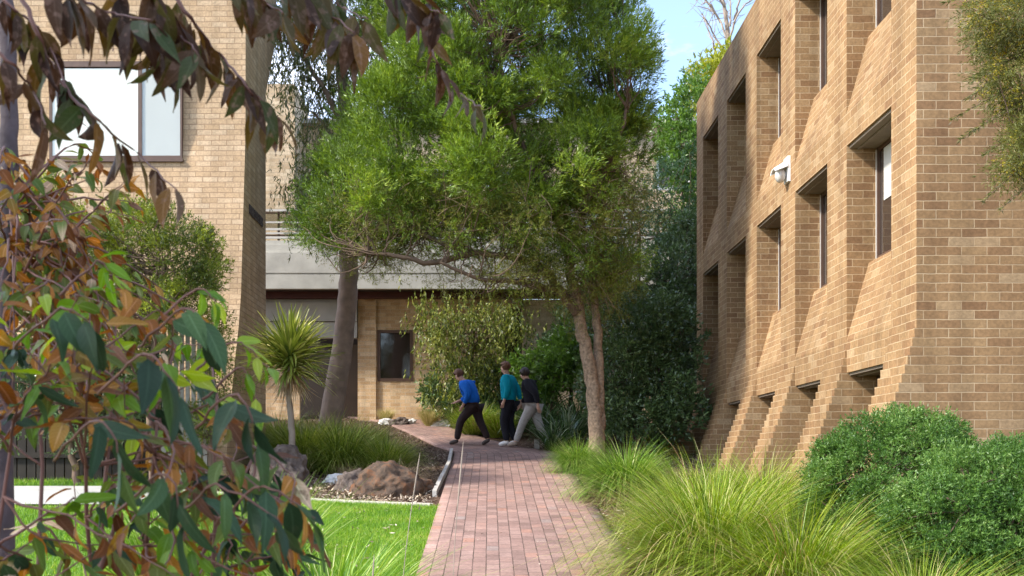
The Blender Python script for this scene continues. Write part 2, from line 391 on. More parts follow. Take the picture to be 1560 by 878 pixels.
def groundmat(name, c0, c1, c2, scale=30, bump=.8):
    m, nt, ns, ln = newmat(name); out = ns.new('ShaderNodeOutputMaterial'); b = ns.new('ShaderNodeBsdfPrincipled'); ln.new(b.outputs[0], out.inputs[0])
    geo = ns.new('ShaderNodeNewGeometry')
    n1 = ns.new('ShaderNodeTexNoise'); n1.inputs['Scale'].default_value = scale; n1.inputs['Detail'].default_value = 10; n1.inputs['Roughness'].default_value = .7
    n2 = ns.new('ShaderNodeTexVoronoi'); n2.inputs['Scale'].default_value = scale*1.3
    ln.new(geo.outputs['Position'], n1.inputs['Vector']); ln.new(geo.outputs['Position'], n2.inputs['Vector'])
    rp = ramp(ns, [(.3, c0), (.5, c1), (.7, c2)]); ln.new(n1.outputs['Fac'], rp.inputs[0]); ln.new(rp.outputs[0], b.inputs['Base Color'])
    b.inputs['Roughness'].default_value = .95; b.inputs['Specular IOR Level'].default_value = .1
    ad = ns.new('ShaderNodeMath'); ad.operation = 'ADD'; ln.new(n1.outputs['Fac'], ad.inputs[0]); ln.new(n2.outputs['Distance'], ad.inputs[1])
    bp = ns.new('ShaderNodeBump'); bp.inputs['Strength'].default_value = bump; bp.inputs['Distance'].default_value = .03; ln.new(ad.outputs[0], bp.inputs['Height']); ln.new(bp.outputs[0], b.inputs['Normal'])
    return m
M['mulch'] = groundmat('mulch_soil', (.05, .03, .02), (.115, .07, .047), (.20, .13, .09))
M['turf'] = groundmat('turf_soil', (.05, .09, .012), (.09, .17, .02), (.14, .22, .04), 25, .6)
M['rock_rust'] = groundmat('rusty_basalt', (.04, .034, .03), (.105, .072, .052), (.20, .085, .04), 7, 1.0)
M['rock_grey'] = groundmat('grey_basalt', (.06, .047, .04), (.11, .085, .072), (.17, .14, .12), 9, .9)
M['rock_pale'] = groundmat('pale_stone', (.45, .42, .38), (.62, .60, .56), (.75, .73, .70), 9, .6)
# foliage
G = M
G['mt'] = leafmat('bottlebrush_leaf', [(0, (.035, .06, .010)), (.3, (.085, .14, .016)), (.62, (.165, .265, .026)), (1, (.44, .53, .08))], .22, .42, clump=.42, cscale=1.3)
G['mt_dry'] = leafmat('olive_leaf', [(0, (.10, .085, .03)), (.4, (.16, .165, .035)), (.75, (.22, .25, .04)), (1, (.32, .31, .09))], .32, .6)
G['euc'] = leafmat('gum_leaf', [(0, (.04, .055, .018)), (.5, (.085, .11, .03)), (.85, (.15, .17, .045)), (1, (.28, .25, .08))], .3, .45)
G['dark'] = leafmat('dark_shrub_leaf', [(0, (.03, .055, .018)), (.45, (.075, .125, .04)), (.8, (.14, .22, .08)), (1, (.30, .38, .20))], .2, .3, spec=.6)
G['teal'] = leafmat('fine_bluegreen_leaf', [(0, (.03, .065, .03)), (.5, (.06, .12, .05)), (1, (.12, .20, .09))], .3, .45)
G['weep'] = leafmat('weeping_leaf', [(0, (.055, .075, .016)), (.4, (.12, .155, .027)), (.8, (.22, .25, .045)), (1, (.38, .38, .10))], .35, .45)
G['bright'] = leafmat('mid_green_leaf', [(0, (.05, .10, .015)), (.5, (.10, .19, .03)), (1, (.20, .32, .06))], .35, .4)
G['yellow'] = leafmat('yellow_green_leaf', [(0, (.10, .12, .01)), (.5, (.24, .27, .025)), (1, (.42, .42, .06))], .4, .5)
G['conifer'] = leafmat('dense_bush_leaf', [(0, (.035, .055, .010)), (.35, (.08, .11, .016)), (.65, (.20, .25, .025)), (1, (.40, .44, .06))], .3, .5, clump=.55, cscale=1.6)
G['wattle'] = leafmat('wattle_leaf', [(0, (.05, .06, .018)), (.5, (.12, .13, .03)), (1, (.20, .21, .05))], .3, .5)
G['flower'] = leafmat('wattle_blossom', [(0, (.30, .24, .02)), (1, (.55, .46, .06))], .3, .8)
G['ball'] = leafmat('round_bush_leaf', [(0, (.03, .08, .016)), (.45, (.075, .16, .028)), (.8, (.15, .26, .05)), (1, (.36, .46, .17))], .3, .45, clump=.25, cscale=2)
G['tuss'] = leafmat('tussock_blade', [(0, (.06, .11, .012)), (.3, (.14, .23, .018)), (.65, (.27, .37, .035)), (.84, (.42, .47, .08)), (.93, (.60, .54, .26)), (1, (.36, .20, .09))], .28, .38, clump=.12, cscale=2)
G['tuss_g'] = leafmat('green_tussock_blade', [(0, (.05, .12, .015)), (.5, (.13, .26, .025)), (.9, (.30, .42, .07)), (1, (.55, .54, .25))], .28, .45, clump=.15)
G['lom'] = leafmat('dark_tussock_blade', [(0, (.055, .095, .012)), (.45, (.17, .25, .03)), (.85, (.36, .42, .08)), (1, (.55, .46, .2))], .3, .45)
G['straw'] = leafmat('dry_straw', [(0, (.28, .19, .11)), (1, (.55, .43, .28))], .3, .7)
G['drygrass'] = leafmat('dry_fountain_grass', [(0, (.25, .24, .05)), (.5, (.42, .37, .14)), (1, (.60, .50, .28))], .35, .6)
G['strap'] = leafmat('strap_leaf', [(0, (.035, .07, .022)), (.5, (.07, .13, .04)), (.85, (.16, .22, .10)), (1, (.45, .48, .32))], .2, .25, spec=.8)
G['cord'] = leafmat('cabbage_palm_leaf', [(0, (.10, .14, .025)), (.5, (.24, .29, .05)), (.85, (.44, .45, .12)), (1, (.62, .58, .24))], .3, .35, clump=.1)
G['lawn'] = leafmat('lawn_blade', [(0, (.08, .19, .012)), (.45, (.15, .31, .02)), (.8, (.27, .42, .04)), (1, (.42, .46, .10))], .4, .5, clump=.6, cscale=1.1)
G['litter'] = leafmat('bark_chip', [(0, (.045, .028, .02)), (.5, (.12, .075, .05)), (.85, (.22, .155, .11)), (1, (.42, .34, .27))], .0, .9)
G['litter_pale'] = leafmat('pale_chip', [(0, (.16, .11, .07)), (.5, (.32, .23, .15)), (1, (.55, .46, .36))], .0, .9)
G['bronze'] = leafmat('bronze_leaf', [(0, (.035, .016, .008)), (.3, (.075, .034, .011)), (.55, (.085, .052, .011)), (.75, (.04, .062, .014)), (1, (.18, .085, .014))], .36, .5, veins=.4, clump=.2, spec=.3, mottle=(55, .55, (.22, .13, .09), .5))
G['rust'] = leafmat('rust_leaf', [(0, (.09, .035, .010)), (.3, (.25, .09, .012)), (.5, (.38, .175, .018)), (.68, (.12, .13, .02)), (.85, (.07, .12, .018)), (.96, (.14, .19, .03)), (1, (.62, .46, .30))], .42, .5, veins=.5, clump=.3, cscale=3, mottle=(40, .6, (.10, .045, .02), .7))
G['bluegreen'] = leafmat('blue_green_leaf', [(0, (.012, .030, .012)), (.5, (.025, .058, .022)), (.85, (.05, .10, .028)), (1, (.10, .17, .035))], .2, .5, veins=.45, clump=.15, spec=.28, mottle=(30, .62, (.05, .07, .03), .5))
G['freshleaf'] = leafmat('fresh_green_leaf', [(0, (.08, .18, .015)), (.5, (.15, .28, .02)), (1, (.34, .42, .04))], .5, .35, veins=.3, clump=.1)
# ---------------------------------------------------------------- ground sheets
def sheet(name, xs, ys, mat, off, kind='structure', inside=None):
    V = []; Fc = []
    X, Y = np.meshgrid(xs, ys); Z = g(X, Y)+off
    V = np.stack([X, Y, Z], -1).reshape(-1, 3); nx = len(xs)
    for j in range(len(ys)-1):
        for i in range(nx-1):
            if inside is None or inside((xs[i]+xs[i+1])/2, (ys[j]+ys[j+1])/2):
                Fc.append((j*nx+i, j*nx+i+1, (j+1)*nx+i+1, (j+1)*nx+i))
    o = link(name, raw_mesh(name, V, np.array(Fc), mat)); tag(o, kind=kind); return o
far = [-400, -200, -100, -60, -40, -30, -24]; near = list(np.arange(-20, 20.1, .5))
sheet('ground', far+near+[24, 30, 40, 60, 100, 200, 400], [-300, -150, -60, -30, -15, -10, -6]+list(np.arange(-5.5, 30.1, .5))+[35, 45, 60, 100, 200, 400], M['mulch'], 0)
# path ribbons: left and right edge points (x, y)
PL = [(-.62, 2), (-.62, 6), (-.62, 10), (-.64, 14), (-.66, 18), (-.67, 20), (-.72, 21.4), (-1.05, 22.7), (-1.5, 24), (-1.95, 25.2), (-2.6, 26.6), (-3.6, 27.6)]
PR = [(1.25, 2), (1.25, 6), (1.25, 10), (1.27, 14), (1.3, 18), (1.3, 19.6), (1.22, 21.2), (.62, 22.6), (.0, 23.8), (-.62, 25.0), (-1.5, 26.9), (-2.9, 28.6)]
def path_mesh():
    L = smooth_pts([(x, y, 0) for x, y in PL], sub=10); Rr = smooth_pts([(x, y, 0) for x, y in PR], sub=10)
    NC = 12; V = []; UV = []; s = 0; prev = None
    for a, b in zip(L, Rr):
        mid = (a+b)/2
        if prev is not None: s += np.linalg.norm(mid-prev)
        prev = mid; wdt = np.linalg.norm(b-a)
        for k in range(NC+1):
            p = a+(b-a)*k/NC; V.append((p[0], p[1], gz(p[0], p[1])+.03)); UV.append((s, k/NC*1.848))
    n = NC+1; Fc = [(j*n+i, j*n+i+1, (j+1)*n+i+1, (j+1)*n+i) for j in range(len(L)-1) for i in range(NC)]
    # side skirts
    base = len(V)
    for a in L: V.append((a[0], a[1], gz(*a[:2])-.06)); UV.append((0, 0))
    b2 = len(V)
    for a in Rr: V.append((a[0], a[1], gz(*a[:2])-.06)); UV.append((0, 0))
    for j in range(len(L)-1):
        Fc.append((base+j, j*n, (j+1)*n, base+j+1)); Fc.append((b2+j+1, (j+1)*n+NC, j*n+NC, b2+j))
    me = raw_mesh('brick_path', np.array(V), np.array(Fc), M['paver'])
    uv = me.uv_layers.new(name='UVMap'); li = np.zeros(len(me.loops), dtype=np.int32); me.loops.foreach_get('vertex_index', li)
    uv.data.foreach_set('uv', np.array(UV, dtype=np.float32)[li].ravel())
    return tag(link('brick_path', me), kind='structure')
path_mesh()
# raised brick edge course on the left of the path, low kerb strips
def edging(name, pts, w, h, mat, label, cat, group=None, seg=None, jit=.0):
    pts = [np.array(p, float) for p in pts]
    mb = MB()
    for a, b in zip(pts[:-1], pts[1:]):
        n = max(1, int(np.linalg.norm(b-a)/(seg or 99)))
        for k in range(n):
            p = a+(b-a)*k/n; q = a+(b-a)*(k+1)/n-(b-a)/np.linalg.norm(b-a)*(.012 if seg else 0)
            d = (q-p)/np.linalg.norm(q-p); s = np.array([-d[1], d[0]])*w/2; j = random.uniform(-jit, jit)
            c = [p-s+j, q-s+j, q+s+j, p+s+j]
            mb.add([(x, y, gz(x, y)-.05) for x, y in c]+[(x, y, gz(x, y)+h+random.uniform(-jit, jit)*.4) for x, y in c], [(3,2,1,0),(4,5,6,7),(0,1,5,4),(1,2,6,5),(2,3,7,6),(3,0,4,7)])
    o = obj(name, mb, mat, loc=(pts[0][0], pts[0][1], gz(*pts[0])))
    return tag(o, label, cat, group)
for i, (a, b, lab) in enumerate([((-.735, 14.7), (-.72, 17.0), 'nearest grey timber edging board between mulch bed and brick path'), ((-.715, 17.05), (-.70, 19.2), 'middle grey timber edging board between mulch bed and brick path'), ((-.705, 19.25), (-.745, 21.5), 'farthest grey timber edging board where the brick path bends')]):
    edging('timber_edging', [a, b], .055, .085, M['timber'], lab, 'garden edging', 'timber edging boards along the path', jit=.006)
o = edging('concrete_kerb', [(-.72, 13.75), (-1.6, 14.0), (-2.4, 14.3), (-3.3, 14.8), (-4.4, 15.3)], .11, .035, M['kerbcon'], 'narrow concrete kerb between bright lawn and mulch bed', 'kerb', seg=None)
sheet('footpath', list(np.arange(-14, -4.39, .4)), [13.75, 14.2, 14.7, 15.2, 15.7], M['palecon'], .03)
def in_lawn(x, y):
    if x > -.62 or x < -14: return False
    lim = 13.75+max(0, (-x-.7))*.42 if x > -4.4 else 18.5
    return y < lim-.05
sheet('lawn', list(np.arange(-14, -.61, .1))+[-.62], list(np.arange(3, 18.6, .1)), M['turf'], .008, inside=in_lawn)
r = np.random.default_rng(11)
def scatter_blades(n, x0, x1, y0, y1, h, w, test, r):
    X = r.uniform(x0, x1, n); Y = r.uniform(y0, y1, n)
    k = np.array([test(a, b) for a, b in zip(X, Y)]); X = X[k]; Y = Y[k]; n = len(X)
    P = np.stack([X, Y, g(X, Y)], 1)
    D = nrm(np.stack([r.normal(0, .45, n), r.normal(0, .45, n), np.ones(n)], 1))
    wd = nrm(np.stack([r.normal(size=n), r.normal(size=n)*.5, np.zeros(n)], 1))
    L = h*r.uniform(.5, 1.3, n); V = np.stack([P-wd*w/2, P+wd*w/2, P+D*L[:, None]+wd*w*.1, P+D*L[:, None]-wd*w*.1], 1).reshape(-1, 3)
    return V, np.arange(4*n).reshape(n, 4), np.repeat(r.random(n), 4)
lw = lambda x, y: in_lawn(x, y) and not (13.7 < y < 15.75 and x < -4.3)
L = merge([scatter_blades(110000, -3.4, -.6, 8.3, 14.7, .045, .006, lw, r), scatter_blades(90000, -9.5, -3.4, 8, 18.4, .06, .009, lw, r)])
tag(leafobj('grass', L, M['lawn']), 'short bright green mown grass of the lawn', 'grass', kind='stuff')
# bark chips in the beds
def chips(n, x0, x1, y0, y1, smin, smax, test, r, dz=.012):
    X = r.uniform(x0, x1, n); Y = r.uniform(y0, y1, n)
    k = np.array([test(a, b) for a, b in zip(X, Y)]); X = X[k]; Y = Y[k]; n = len(X)
    P = np.stack([X, Y, g(X, Y)+r.uniform(.004, dz, n)], 1)
    D = nrm(np.stack([r.normal(size=n), r.normal(size=n), np.abs(r.normal(0, .3, n))], 1)); wd = nrm(np.cross(D, np.array([0, 0, 1.])+r.normal(0, .3, (n, 3))))
    s = r.uniform(smin, smax, n)
    return quads(P, D, s, s*.35, r, wd)
xl = lambda x, y: np.interp(y, [p[1] for p in PL], [p[0] for p in PL])
bed = lambda x, y: x < xl(x, y)-.06 and not in_lawn(x, y) and not (13.7 < y < 15.75 and x < -4.3)
tag(leafobj('bark_mulch', chips(42000, -6, -.6, 13.7, 27.8, .025, .075, bed, r), M['litter']), 'brown bark chips spread over the left garden bed', 'mulch', kind='stuff')
pal = lambda x, y: bed(x, y) and r.random() < math.exp(-((y-15.0)/1.2)**2)*math.exp(-((x+2.2)/1.3)**2)
tag(leafobj('pale_wood_chips', chips(30000, -5, -.8, 13.8, 18, .03, .09, pal, r, .02), M['litter_pale']), 'pale dry leaf and bark litter around the rocks', 'leaf litter', kind='stuff')
xr = lambda x, y: np.interp(y, [p[1] for p in PR], [p[0] for p in PR])
bedr = lambda x, y: x > xr(x, y)+.0 and x < 4
tag(leafobj('fallen_leaves', merge([chips(16000, 0, 4, 8, 26, .02, .06, bedr, r), chips(230, -2.2, -.62, 8.6, 13.6, .03, .07, in_lawn, r, .06), chips(700, 1.0, 1.35, 9, 20, .015, .045, lambda x, y: True, r, .045), chips(260, -.7, 1.2, 9, 21, .015, .035, lambda x, y: True, r, .045)]), M['litter_pale']), 'dry fallen leaves along the path edges and on the lawn', 'leaf litter', kind='stuff')
for o_ in [bpy.data.objects['fallen_leaves']]:   # leaves that lie on the raised paving
    pass
# ---------------------------------------------------------------- right building
H = lambda h: h+EYE                      # heights measured from eye level
XF = 4.01; Y0, Y1 = 10.64, 22.0; TOP = 7.02
openings = [(11.31+2.155*i, 12.73+2.155*i) for i in range(5)]
b1 = thing('brick_building', 'tan brick building with deep set windows and a stepped flared base on the right', 'building', (XF, Y0, gz(XF, Y0)))
wall = MB()
ZB = 0.4
def pier_prof(xback):
    pr = [(xback, ZB), (xback, H(TOP)), (XF, H(TOP))]
    h = 1.34; pr.append((XF, H(h))); x = XF; k = 0
    course = .086; zc = math.floor(H(h)/course)*course
    pr[-1] = (XF, zc)
    step = .018
    while zc > ZB+.09:
        x -= step; step = min(.031, step+.002)
        pr.append((x, zc)); zc -= course; pr.append((x, zc))
    pr.append((x, ZB))
    return pr
edges = [Y0]+[e for o_ in openings for e in o_]+[Y1]
for k in range(6):
    a, b = edges[2*k], edges[2*k+1]
    wall.prism_y(pier_prof(14.0 if k == 0 else 4.62), a, b)
for a, b in openings:
    for Lh in (1.02, 3.58):
        wall.prism_y([(XF+.001, H(Lh)), (XF+.001, H(Lh+.37)), (XF+.25, H(Lh+1.24)), (4.33, H(Lh+1.28)), (4.62, H(Lh+1.28)), (4.62, H(Lh))], a, b)
    wall.prism_y([(XF+.001, H(6.16)), (XF+.001, H(TOP)), (4.62, H(TOP)), (4.62, H(6.16))], a, b)
wall.box(4.62, 14, openings[0][0], Y1, ZB, H(TOP)-.15)
obj('wall', wall, M['brick'], b1)
cop = MB(); cop.box(XF+.03, 14, Y0+.02, Y1-.02, H(TOP), H(TOP)+.05)
obj('coping', cop, M['copper'], b1)
for i, (a, b) in enumerate(openings):
    for j, (s, t) in enumerate(((gz(4, a)-.2-EYE, 1.02), (2.30, 3.58), (4.86, 6.16))):
        s0 = s
        f = MB()
        f.box(4.345, 4.39, b-.035, b, H(s0), H(t)-.03).box(4.345, 4.39, a, a+.035, H(s0), H(t)-.03)
        f.box(4.35, 4.39, a+.035, b-.035, H(t)-.07, H(t)-.03).box(4.35, 4.39, a+.035, b-.035, H(s0), H(s0)+.03)
        w = obj('window', f, M['frame_brown'], b1)
        if j: obj('frame_trim', MB().box(4.335, 4.343, b-.022, b-.002, H(s0), H(t)-.05), M['frame_light'], w)
        gl = MB().box(4.37, 4.375, a+.035, b-.035, H(s0)+.03, H(t)-.07)
        obj('pane', gl, M['glass'], w)
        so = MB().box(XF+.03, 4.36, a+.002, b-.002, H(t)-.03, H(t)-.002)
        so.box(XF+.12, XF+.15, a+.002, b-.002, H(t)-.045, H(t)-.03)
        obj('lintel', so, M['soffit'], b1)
        if (i, j) == (0, 1):
            obj('blind', MB().box(4.362, 4.366, a+.06, b-.19, H(t)-.66, H(t)-.08), M['greyblind'], w)
# wall light
lx, ly, lz = XF, 15.22, H(3.95)
wl = thing('wall_light', 'white hooded bulkhead lamp fixed to a pier of the tan brick building', 'wall light', (lx, ly, lz))
obj('back_plate', MB().box(XF-.035, XF-.002, ly-.11, ly+.11, lz-.17, lz+.17), M['white'], wl)
hood = MB(); n = 12; vs = []; 
for k in range(n+1):
    t = math.pi*k/n; yy = .12*math.cos(t); zz = .10*math.sin(t)
    vs.append((XF-.035, ly+yy, lz+.03+zz)); vs.append((XF-.215, ly+yy*1.0, lz-.04+zz*.55))
    vs.append((XF-.035, ly+yy*.93, lz+.025+zz*.93)); vs.append((XF-.21, ly+yy*.93, lz-.045+zz*.5))
fs = []
for k in range(n):
    a = 4*k; b = a+4
    fs += [(a, a+1, b+1, b), (a+2, b+2, b+3, a+3), (a+1, a+3, b+3, b+1)]
hood.add(vs, fs); obj('hood', hood, M['white'], wl)
def uvs(c, rx, ry, rz, nu=14, nv=9):
    vs = []; fs = []
    for i in range(nv+1):
        t = math.pi*i/nv
        for j in range(nu):
            p = 2*math.pi*j/nu; vs.append((c[0]+rx*math.sin(t)*math.cos(p), c[1]+ry*math.sin(t)*math.sin(p), c[2]+rz*math.cos(t)))
    for i in range(nv):
        for j in range(nu): fs.append((i*nu+j, (i+1)*nu+j, (i+1)*nu+(j+1) % nu, i*nu+(j+1) % nu))
    return vs, fs
M['diffuser'] = plain('frosted_lamp_glass', (.5, .48, .44), .15, var=.1)
obj('diffuser', MB().add(*uvs((XF-.11, ly, lz-.07), .075, .085, .10)), M['diffuser'], wl, smooth=True)
# ---------------------------------------------------------------- left building
b2 = thing('cream_brick_building', 'cream brick building end with a flared foot and a white blinded window on the left', 'building', (-3.91, 17.9, gz(-3.9, 17.9)))
XL = -3.91
zt = 15.5
zz = lambda py, Y: EYE+(706-py)*Y/F
prof = [(18.02, zt), (17.98, zz(205, 17.98)), (17.84, zz(307, 17.84)), (17.66, zz(446, 17.66)), (17.5, zz(496, 17.5)), (17.24, zz(550, 17.24)), (16.98, zz(610, 16.98)), (16.72, zz(680, 16.7)), (16.6, 1.3), (19.6, 1.3), (19.6, zz(143, 19.6)), (20.4, zz(70, 20.4)), (21.4, zt)]
# front face in vertical courses is planar above the foot, so the window can sit on it
w2 = MB().prism_x(prof, -9.6, XL)
obj('wall', w2, M['cream'], b2)
yw = 17.93
wx = lambda px: (px-748)*yw/F
wz = lambda py: EYE+(706-py)*yw/F
fr = MB(); x0, x1, xm, za, zb = wx(76), wx(278), wx(214), wz(238), wz(103)
ya = yw-.03; yb = yw+.12
fr.box(x0, x1, ya, yb, za-.06, za).box(x0, x1, ya, yb, zb, zb+.09).box(x0, x0+.045, ya, yb, za, zb).box(x1-.03, x1, ya, yb, za, zb).box(xm-.03, xm+.03, ya, yb, za, zb)
wn = obj('window', fr, M['frame_brown'], b2)
obj('blind', MB().box(x0+.045, xm-.03, yw-.012, yw+.05, za, zb-.02), M['blind'], wn)
obj('blind', MB().box(xm+.03, x1-.03, yw-.011, yw+.05, za, zb-.02), M['greyblind'], wn)
obj('pane', MB().box(x0+.045, xm-.03, yw-.022, yw-.018, za, zb-.02), M['clear_pane'], wn)
obj('pane', MB().box(xm+.03, x1-.03, yw-.022, yw-.018, za, zb-.02), M['clear_pane'], wn)
obj('sill', MB().box(x0-.02, x1+.02, yw-.06, yw+.02, za-.10, za-.061), M['frame_brown'], wn)
# dark letters on the flank
def letters():
    mb = MB(); y = 18.22; x = XL+.004
    zt0 = EYE+(706-308)*18.2/F
    glyphs = [(0,), (0, 3), (0, 1, 3), (0, 1, 2), (0, 2, 3), (0, 1, 3), (0, 1, 2), (0, 3), (0, 1, 2, 3), (0, 1, 3)]
    for k, gl in enumerate(glyphs):
        zc = zt0-.03; h = .15; w = .085; s = .02
        if 0 in gl: mb.box(x, x+.018, y, y+s, zc-h, zc)
        if 1 in gl: mb.box(x, x+.016, y+s, y+w-s, zc-h/2-s/2, zc-h/2+s/2)
        if 2 in gl: mb.box(x, x+.016, y+s, y+w-s, zc-s, zc); mb.box(x, x+.016, y+s, y+w-s, zc-h, zc-h+s)
        if 3 in gl: mb.box(x, x+.018, y+w-s, y+w, zc-h, zc)
        y += .112 if k else .06
    return mb
tag(obj('sign_lettering', letters(), M['letters'], loc=(XL+.004, 18.2, 5.9)), 'small dark raised letters on the shaded flank of the cream brick building', 'lettering')
# ---------------------------------------------------------------- far building and walkway
YF = 27.0; b3 = thing('walkway_building', 'far brick building with dark framed ground floor windows under the concrete walkway', 'building', (0, YF, gz(0, YF)))
fx = lambda px, Y=YF: (px-748)*Y/F
fz = lambda py, Y=YF: EYE+(706-py)*Y/F
zg = 2.3; ztop = fz(456)
fw = MB(); 
xa, xb = fx(545), fx(795)
wl0, wl1, wb, wt = fx(575), fx(629), fz(581), fz(503)
d0, d1, dt = fx(768), fx(797), fz(470)
def wallholes(mb, x0, x1, z0, z1, y0, y1, holes):
    xs = x0
    for (a, b, c, d) in sorted(holes):
        mb.box(xs, a, y0, y1, z0, z1)
        if c > z0: mb.box(a, b, y0, y1, z0, c)
        if d < z1: mb.box(a, b, y0, y1, d, z1)
        xs = b
    mb.box(xs, x1, y0, y1, z0, z1)
wallholes(fw, xa, xb, zg, ztop, YF, YF+.3, [(wl0, wl1, wb, wt), (d0, d1, fz(640), dt)])
fw.box(xa+.01, fx(573), YF-.06, YF-.001, zg, ztop-.01)
obj('wall', fw, M['farbrick'], b3)
fw2 = MB(); fw2.box(xb, 9, YF+.05, YF+.3, zg, ztop); obj('wall', fw2, M['palebrick'], b3)
def window(parent, x0, x1, z0, z1, y, mf, t=.07, nm='window', bars=0):
    f = MB().box(x0, x0+t, y, y+.1, z0, z1).box(x1-t, x1, y, y+.1, z0, z1).box(x0+t, x1-t, y, y+.1, z0, z0+t).box(x0+t, x1-t, y, y+.1, z1-t, z1)
    for k in range(bars):
        xc = x0+(x1-x0)*(k+1)/(bars+1); f.box(xc-.02, xc+.02, y+.01, y+.08, z0+t, z1-t)
    w = obj(nm, f, mf, parent); obj('pane', MB().box(x0+t, x1-t, y+.05, y+.06, z0+t, z1-t), M['glass'], w); return w
window(b3, wl0, wl1, wb, wt, YF-.02, M['frame_brown'])
window(b3, d0, d1, fz(640), dt, YF+.1, M['frame_brown'], .06)
# entrance recess with pale concrete beam
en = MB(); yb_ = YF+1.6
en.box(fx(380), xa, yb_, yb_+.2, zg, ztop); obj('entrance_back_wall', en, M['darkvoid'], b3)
obj('entrance_beam', MB().box(fx(380), xa-.002, YF-.2, YF+.1, fz(491), fz(463)).box(fx(380), xa-.002, YF-.1, YF+.15, fz(463)+.002, ztop+.3).box(fx(380), xa-.002, YF-.15, YF+.1, fz(516), fz(492)), M['palecon'], b3)
obj('door', MB().box(fx(520), xa-.03, YF+.5, YF+.56, zg, fz(522)), M['door'], b3)
obj('wall', MB().box(fx(370), fx(455), YF+.12, YF+.3, zg, fz(516)), M['farbrick'], b3)
# upper storeys
ub = MB(); ub.box(fx(380), fx(449), YF, YF+2, ztop+.35, fz(128)); obj('wall', ub, M['palebrick'], b3)
ub2 = MB(); yu = YF+1.2
fu = lambda px: (px-748)*yu/F
fzu = lambda py: EYE+(706-py)*yu/F
hol = [(fu(452), fu(540), fzu(300), fzu(262)), (fu(600), fu(690), fzu(312), fzu(255)), (fu(740), fu(830), fzu(312), fzu(255)), (fu(1000), fu(1052), fzu(290), fzu(235))]
wallholes(ub2, fx(449), 12, ztop+.35, fzu(192), yu, yu+.3, hol)
obj('wall', ub2, M['palebrick'], b3)
for hh in hol: window(b3, *hh, yu+.05, M['white'], .08, bars=1)
obj('roof', MB().box(fx(449)-.01, 12.2, yu-.25, yu+6, fzu(192), fzu(185)), M['palecon'], b3)
# walkway: a separate concrete bridge
YB = 26.1; bx = lambda py: EYE+(706-py)*YB/F
wk = thing('concrete_walkway', 'grey concrete elevated walkway with glass balustrade crossing between the buildings', 'walkway', (0, YB, bx(440)))
xw0, xw1 = -8, 12
obj('parapet', MB().box(xw0, xw1, YB+.0, YB+.18, bx(440), bx(418.5)).box(xw0, xw1, YB+.02, YB+.18, bx(418.5), bx(416)).box(xw0, xw1, YB, YB+.18, bx(416), bx(385)), M['concrete'], wk)
obj('ledge', MB().box(xw0, xw1, YB+.1, YB+.5, bx(385), bx(372)).box(xw0, xw1, YB+.2, YB+.5, bx(372), bx(364)), M['concrete'], wk)
obj('deck', MB().box(xw0, xw1, YB+.18, YF-.05, bx(440)+.02, bx(440)+.3), M['darkvoid'], wk)
obj('beam', MB().box(xw0, xw1, YB+.58, YB+.80, bx(440)-.13, bx(440)+.02), M['redsteel'], wk)
for py, t in ((318, .05), (336, .035), (347, .05), (353, .04), (360, .05)):
    obj('rail', MB().box(xw0, xw1, YB+.28, YB+.33, bx(py), bx(py)+t), M['frame_light'], wk)
obj('rail', MB().box(xw0, xw1, YB+.30, YB+.36, bx(321), bx(319)), M['frame_brown'], wk)
obj('rail', MB().box(xw0, xw1, YB+.30, YB+.36, bx(355.5), bx(354)), M['frame_brown'], wk)
for k in range(10):
    x = xw0+1+2*k
    obj('post', MB().box(x, x+.05, YB+.34, YB+.39, bx(364), bx(318)), M['frame_brown'], wk)
obj('balustrade_glass', MB().box(xw0, xw1, YB+.305, YB+.312, bx(346), bx(319)), M['clear'], wk)
# low brick retaining wall between shrubs at the end of the tan building
tag(obj('low_brick_wall', MB().box(2.9, 3.75, 21.2, 21.45, 1.7, 2.42), M['brick'], loc=(3.3, 21.3, 1.95)), 'low brown brick garden wall at the far foot of the tan brick building', 'garden wall')
# timber screen and dark fence behind the bushes on the left
sc = thing('slatted_screen', 'pale grey vertical slat screen beside the cream brick building', 'screen', (-4.9, 16.3, gz(0, 16.3)))
for k in range(9):
    x = -4.75+.085*k
    obj('slat', MB().box(x, x+.055, 16.3, 16.33, gz(0, 16.3), gz(0, 16.3)+2.25), M['slat'], sc)
obj('rail', MB().box(-4.78, -3.98, 16.33, 16.37, 2.0, 2.08), M['slat'], sc)
obj('rail', MB().box(-4.78, -3.98, 16.33, 16.37, 3.3, 3.38), M['slat'], sc)
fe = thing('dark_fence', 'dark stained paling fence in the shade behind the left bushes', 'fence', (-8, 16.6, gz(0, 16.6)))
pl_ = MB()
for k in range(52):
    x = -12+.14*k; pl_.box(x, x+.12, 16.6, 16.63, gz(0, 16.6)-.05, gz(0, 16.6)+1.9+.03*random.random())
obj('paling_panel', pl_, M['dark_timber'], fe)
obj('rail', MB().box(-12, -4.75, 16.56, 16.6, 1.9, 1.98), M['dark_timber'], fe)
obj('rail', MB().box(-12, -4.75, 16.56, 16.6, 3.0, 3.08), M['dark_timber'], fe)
# small things by the path
tag(obj('marker_block', MB().box(.86, .96, 22.35, 22.45, gz(0, 22.4)-.02, gz(0, 22.4)+.2), M['slat'], loc=(.91, 22.4, gz(0, 22.4))), 'small pale square marker block at the path edge by the walkers', 'marker block')
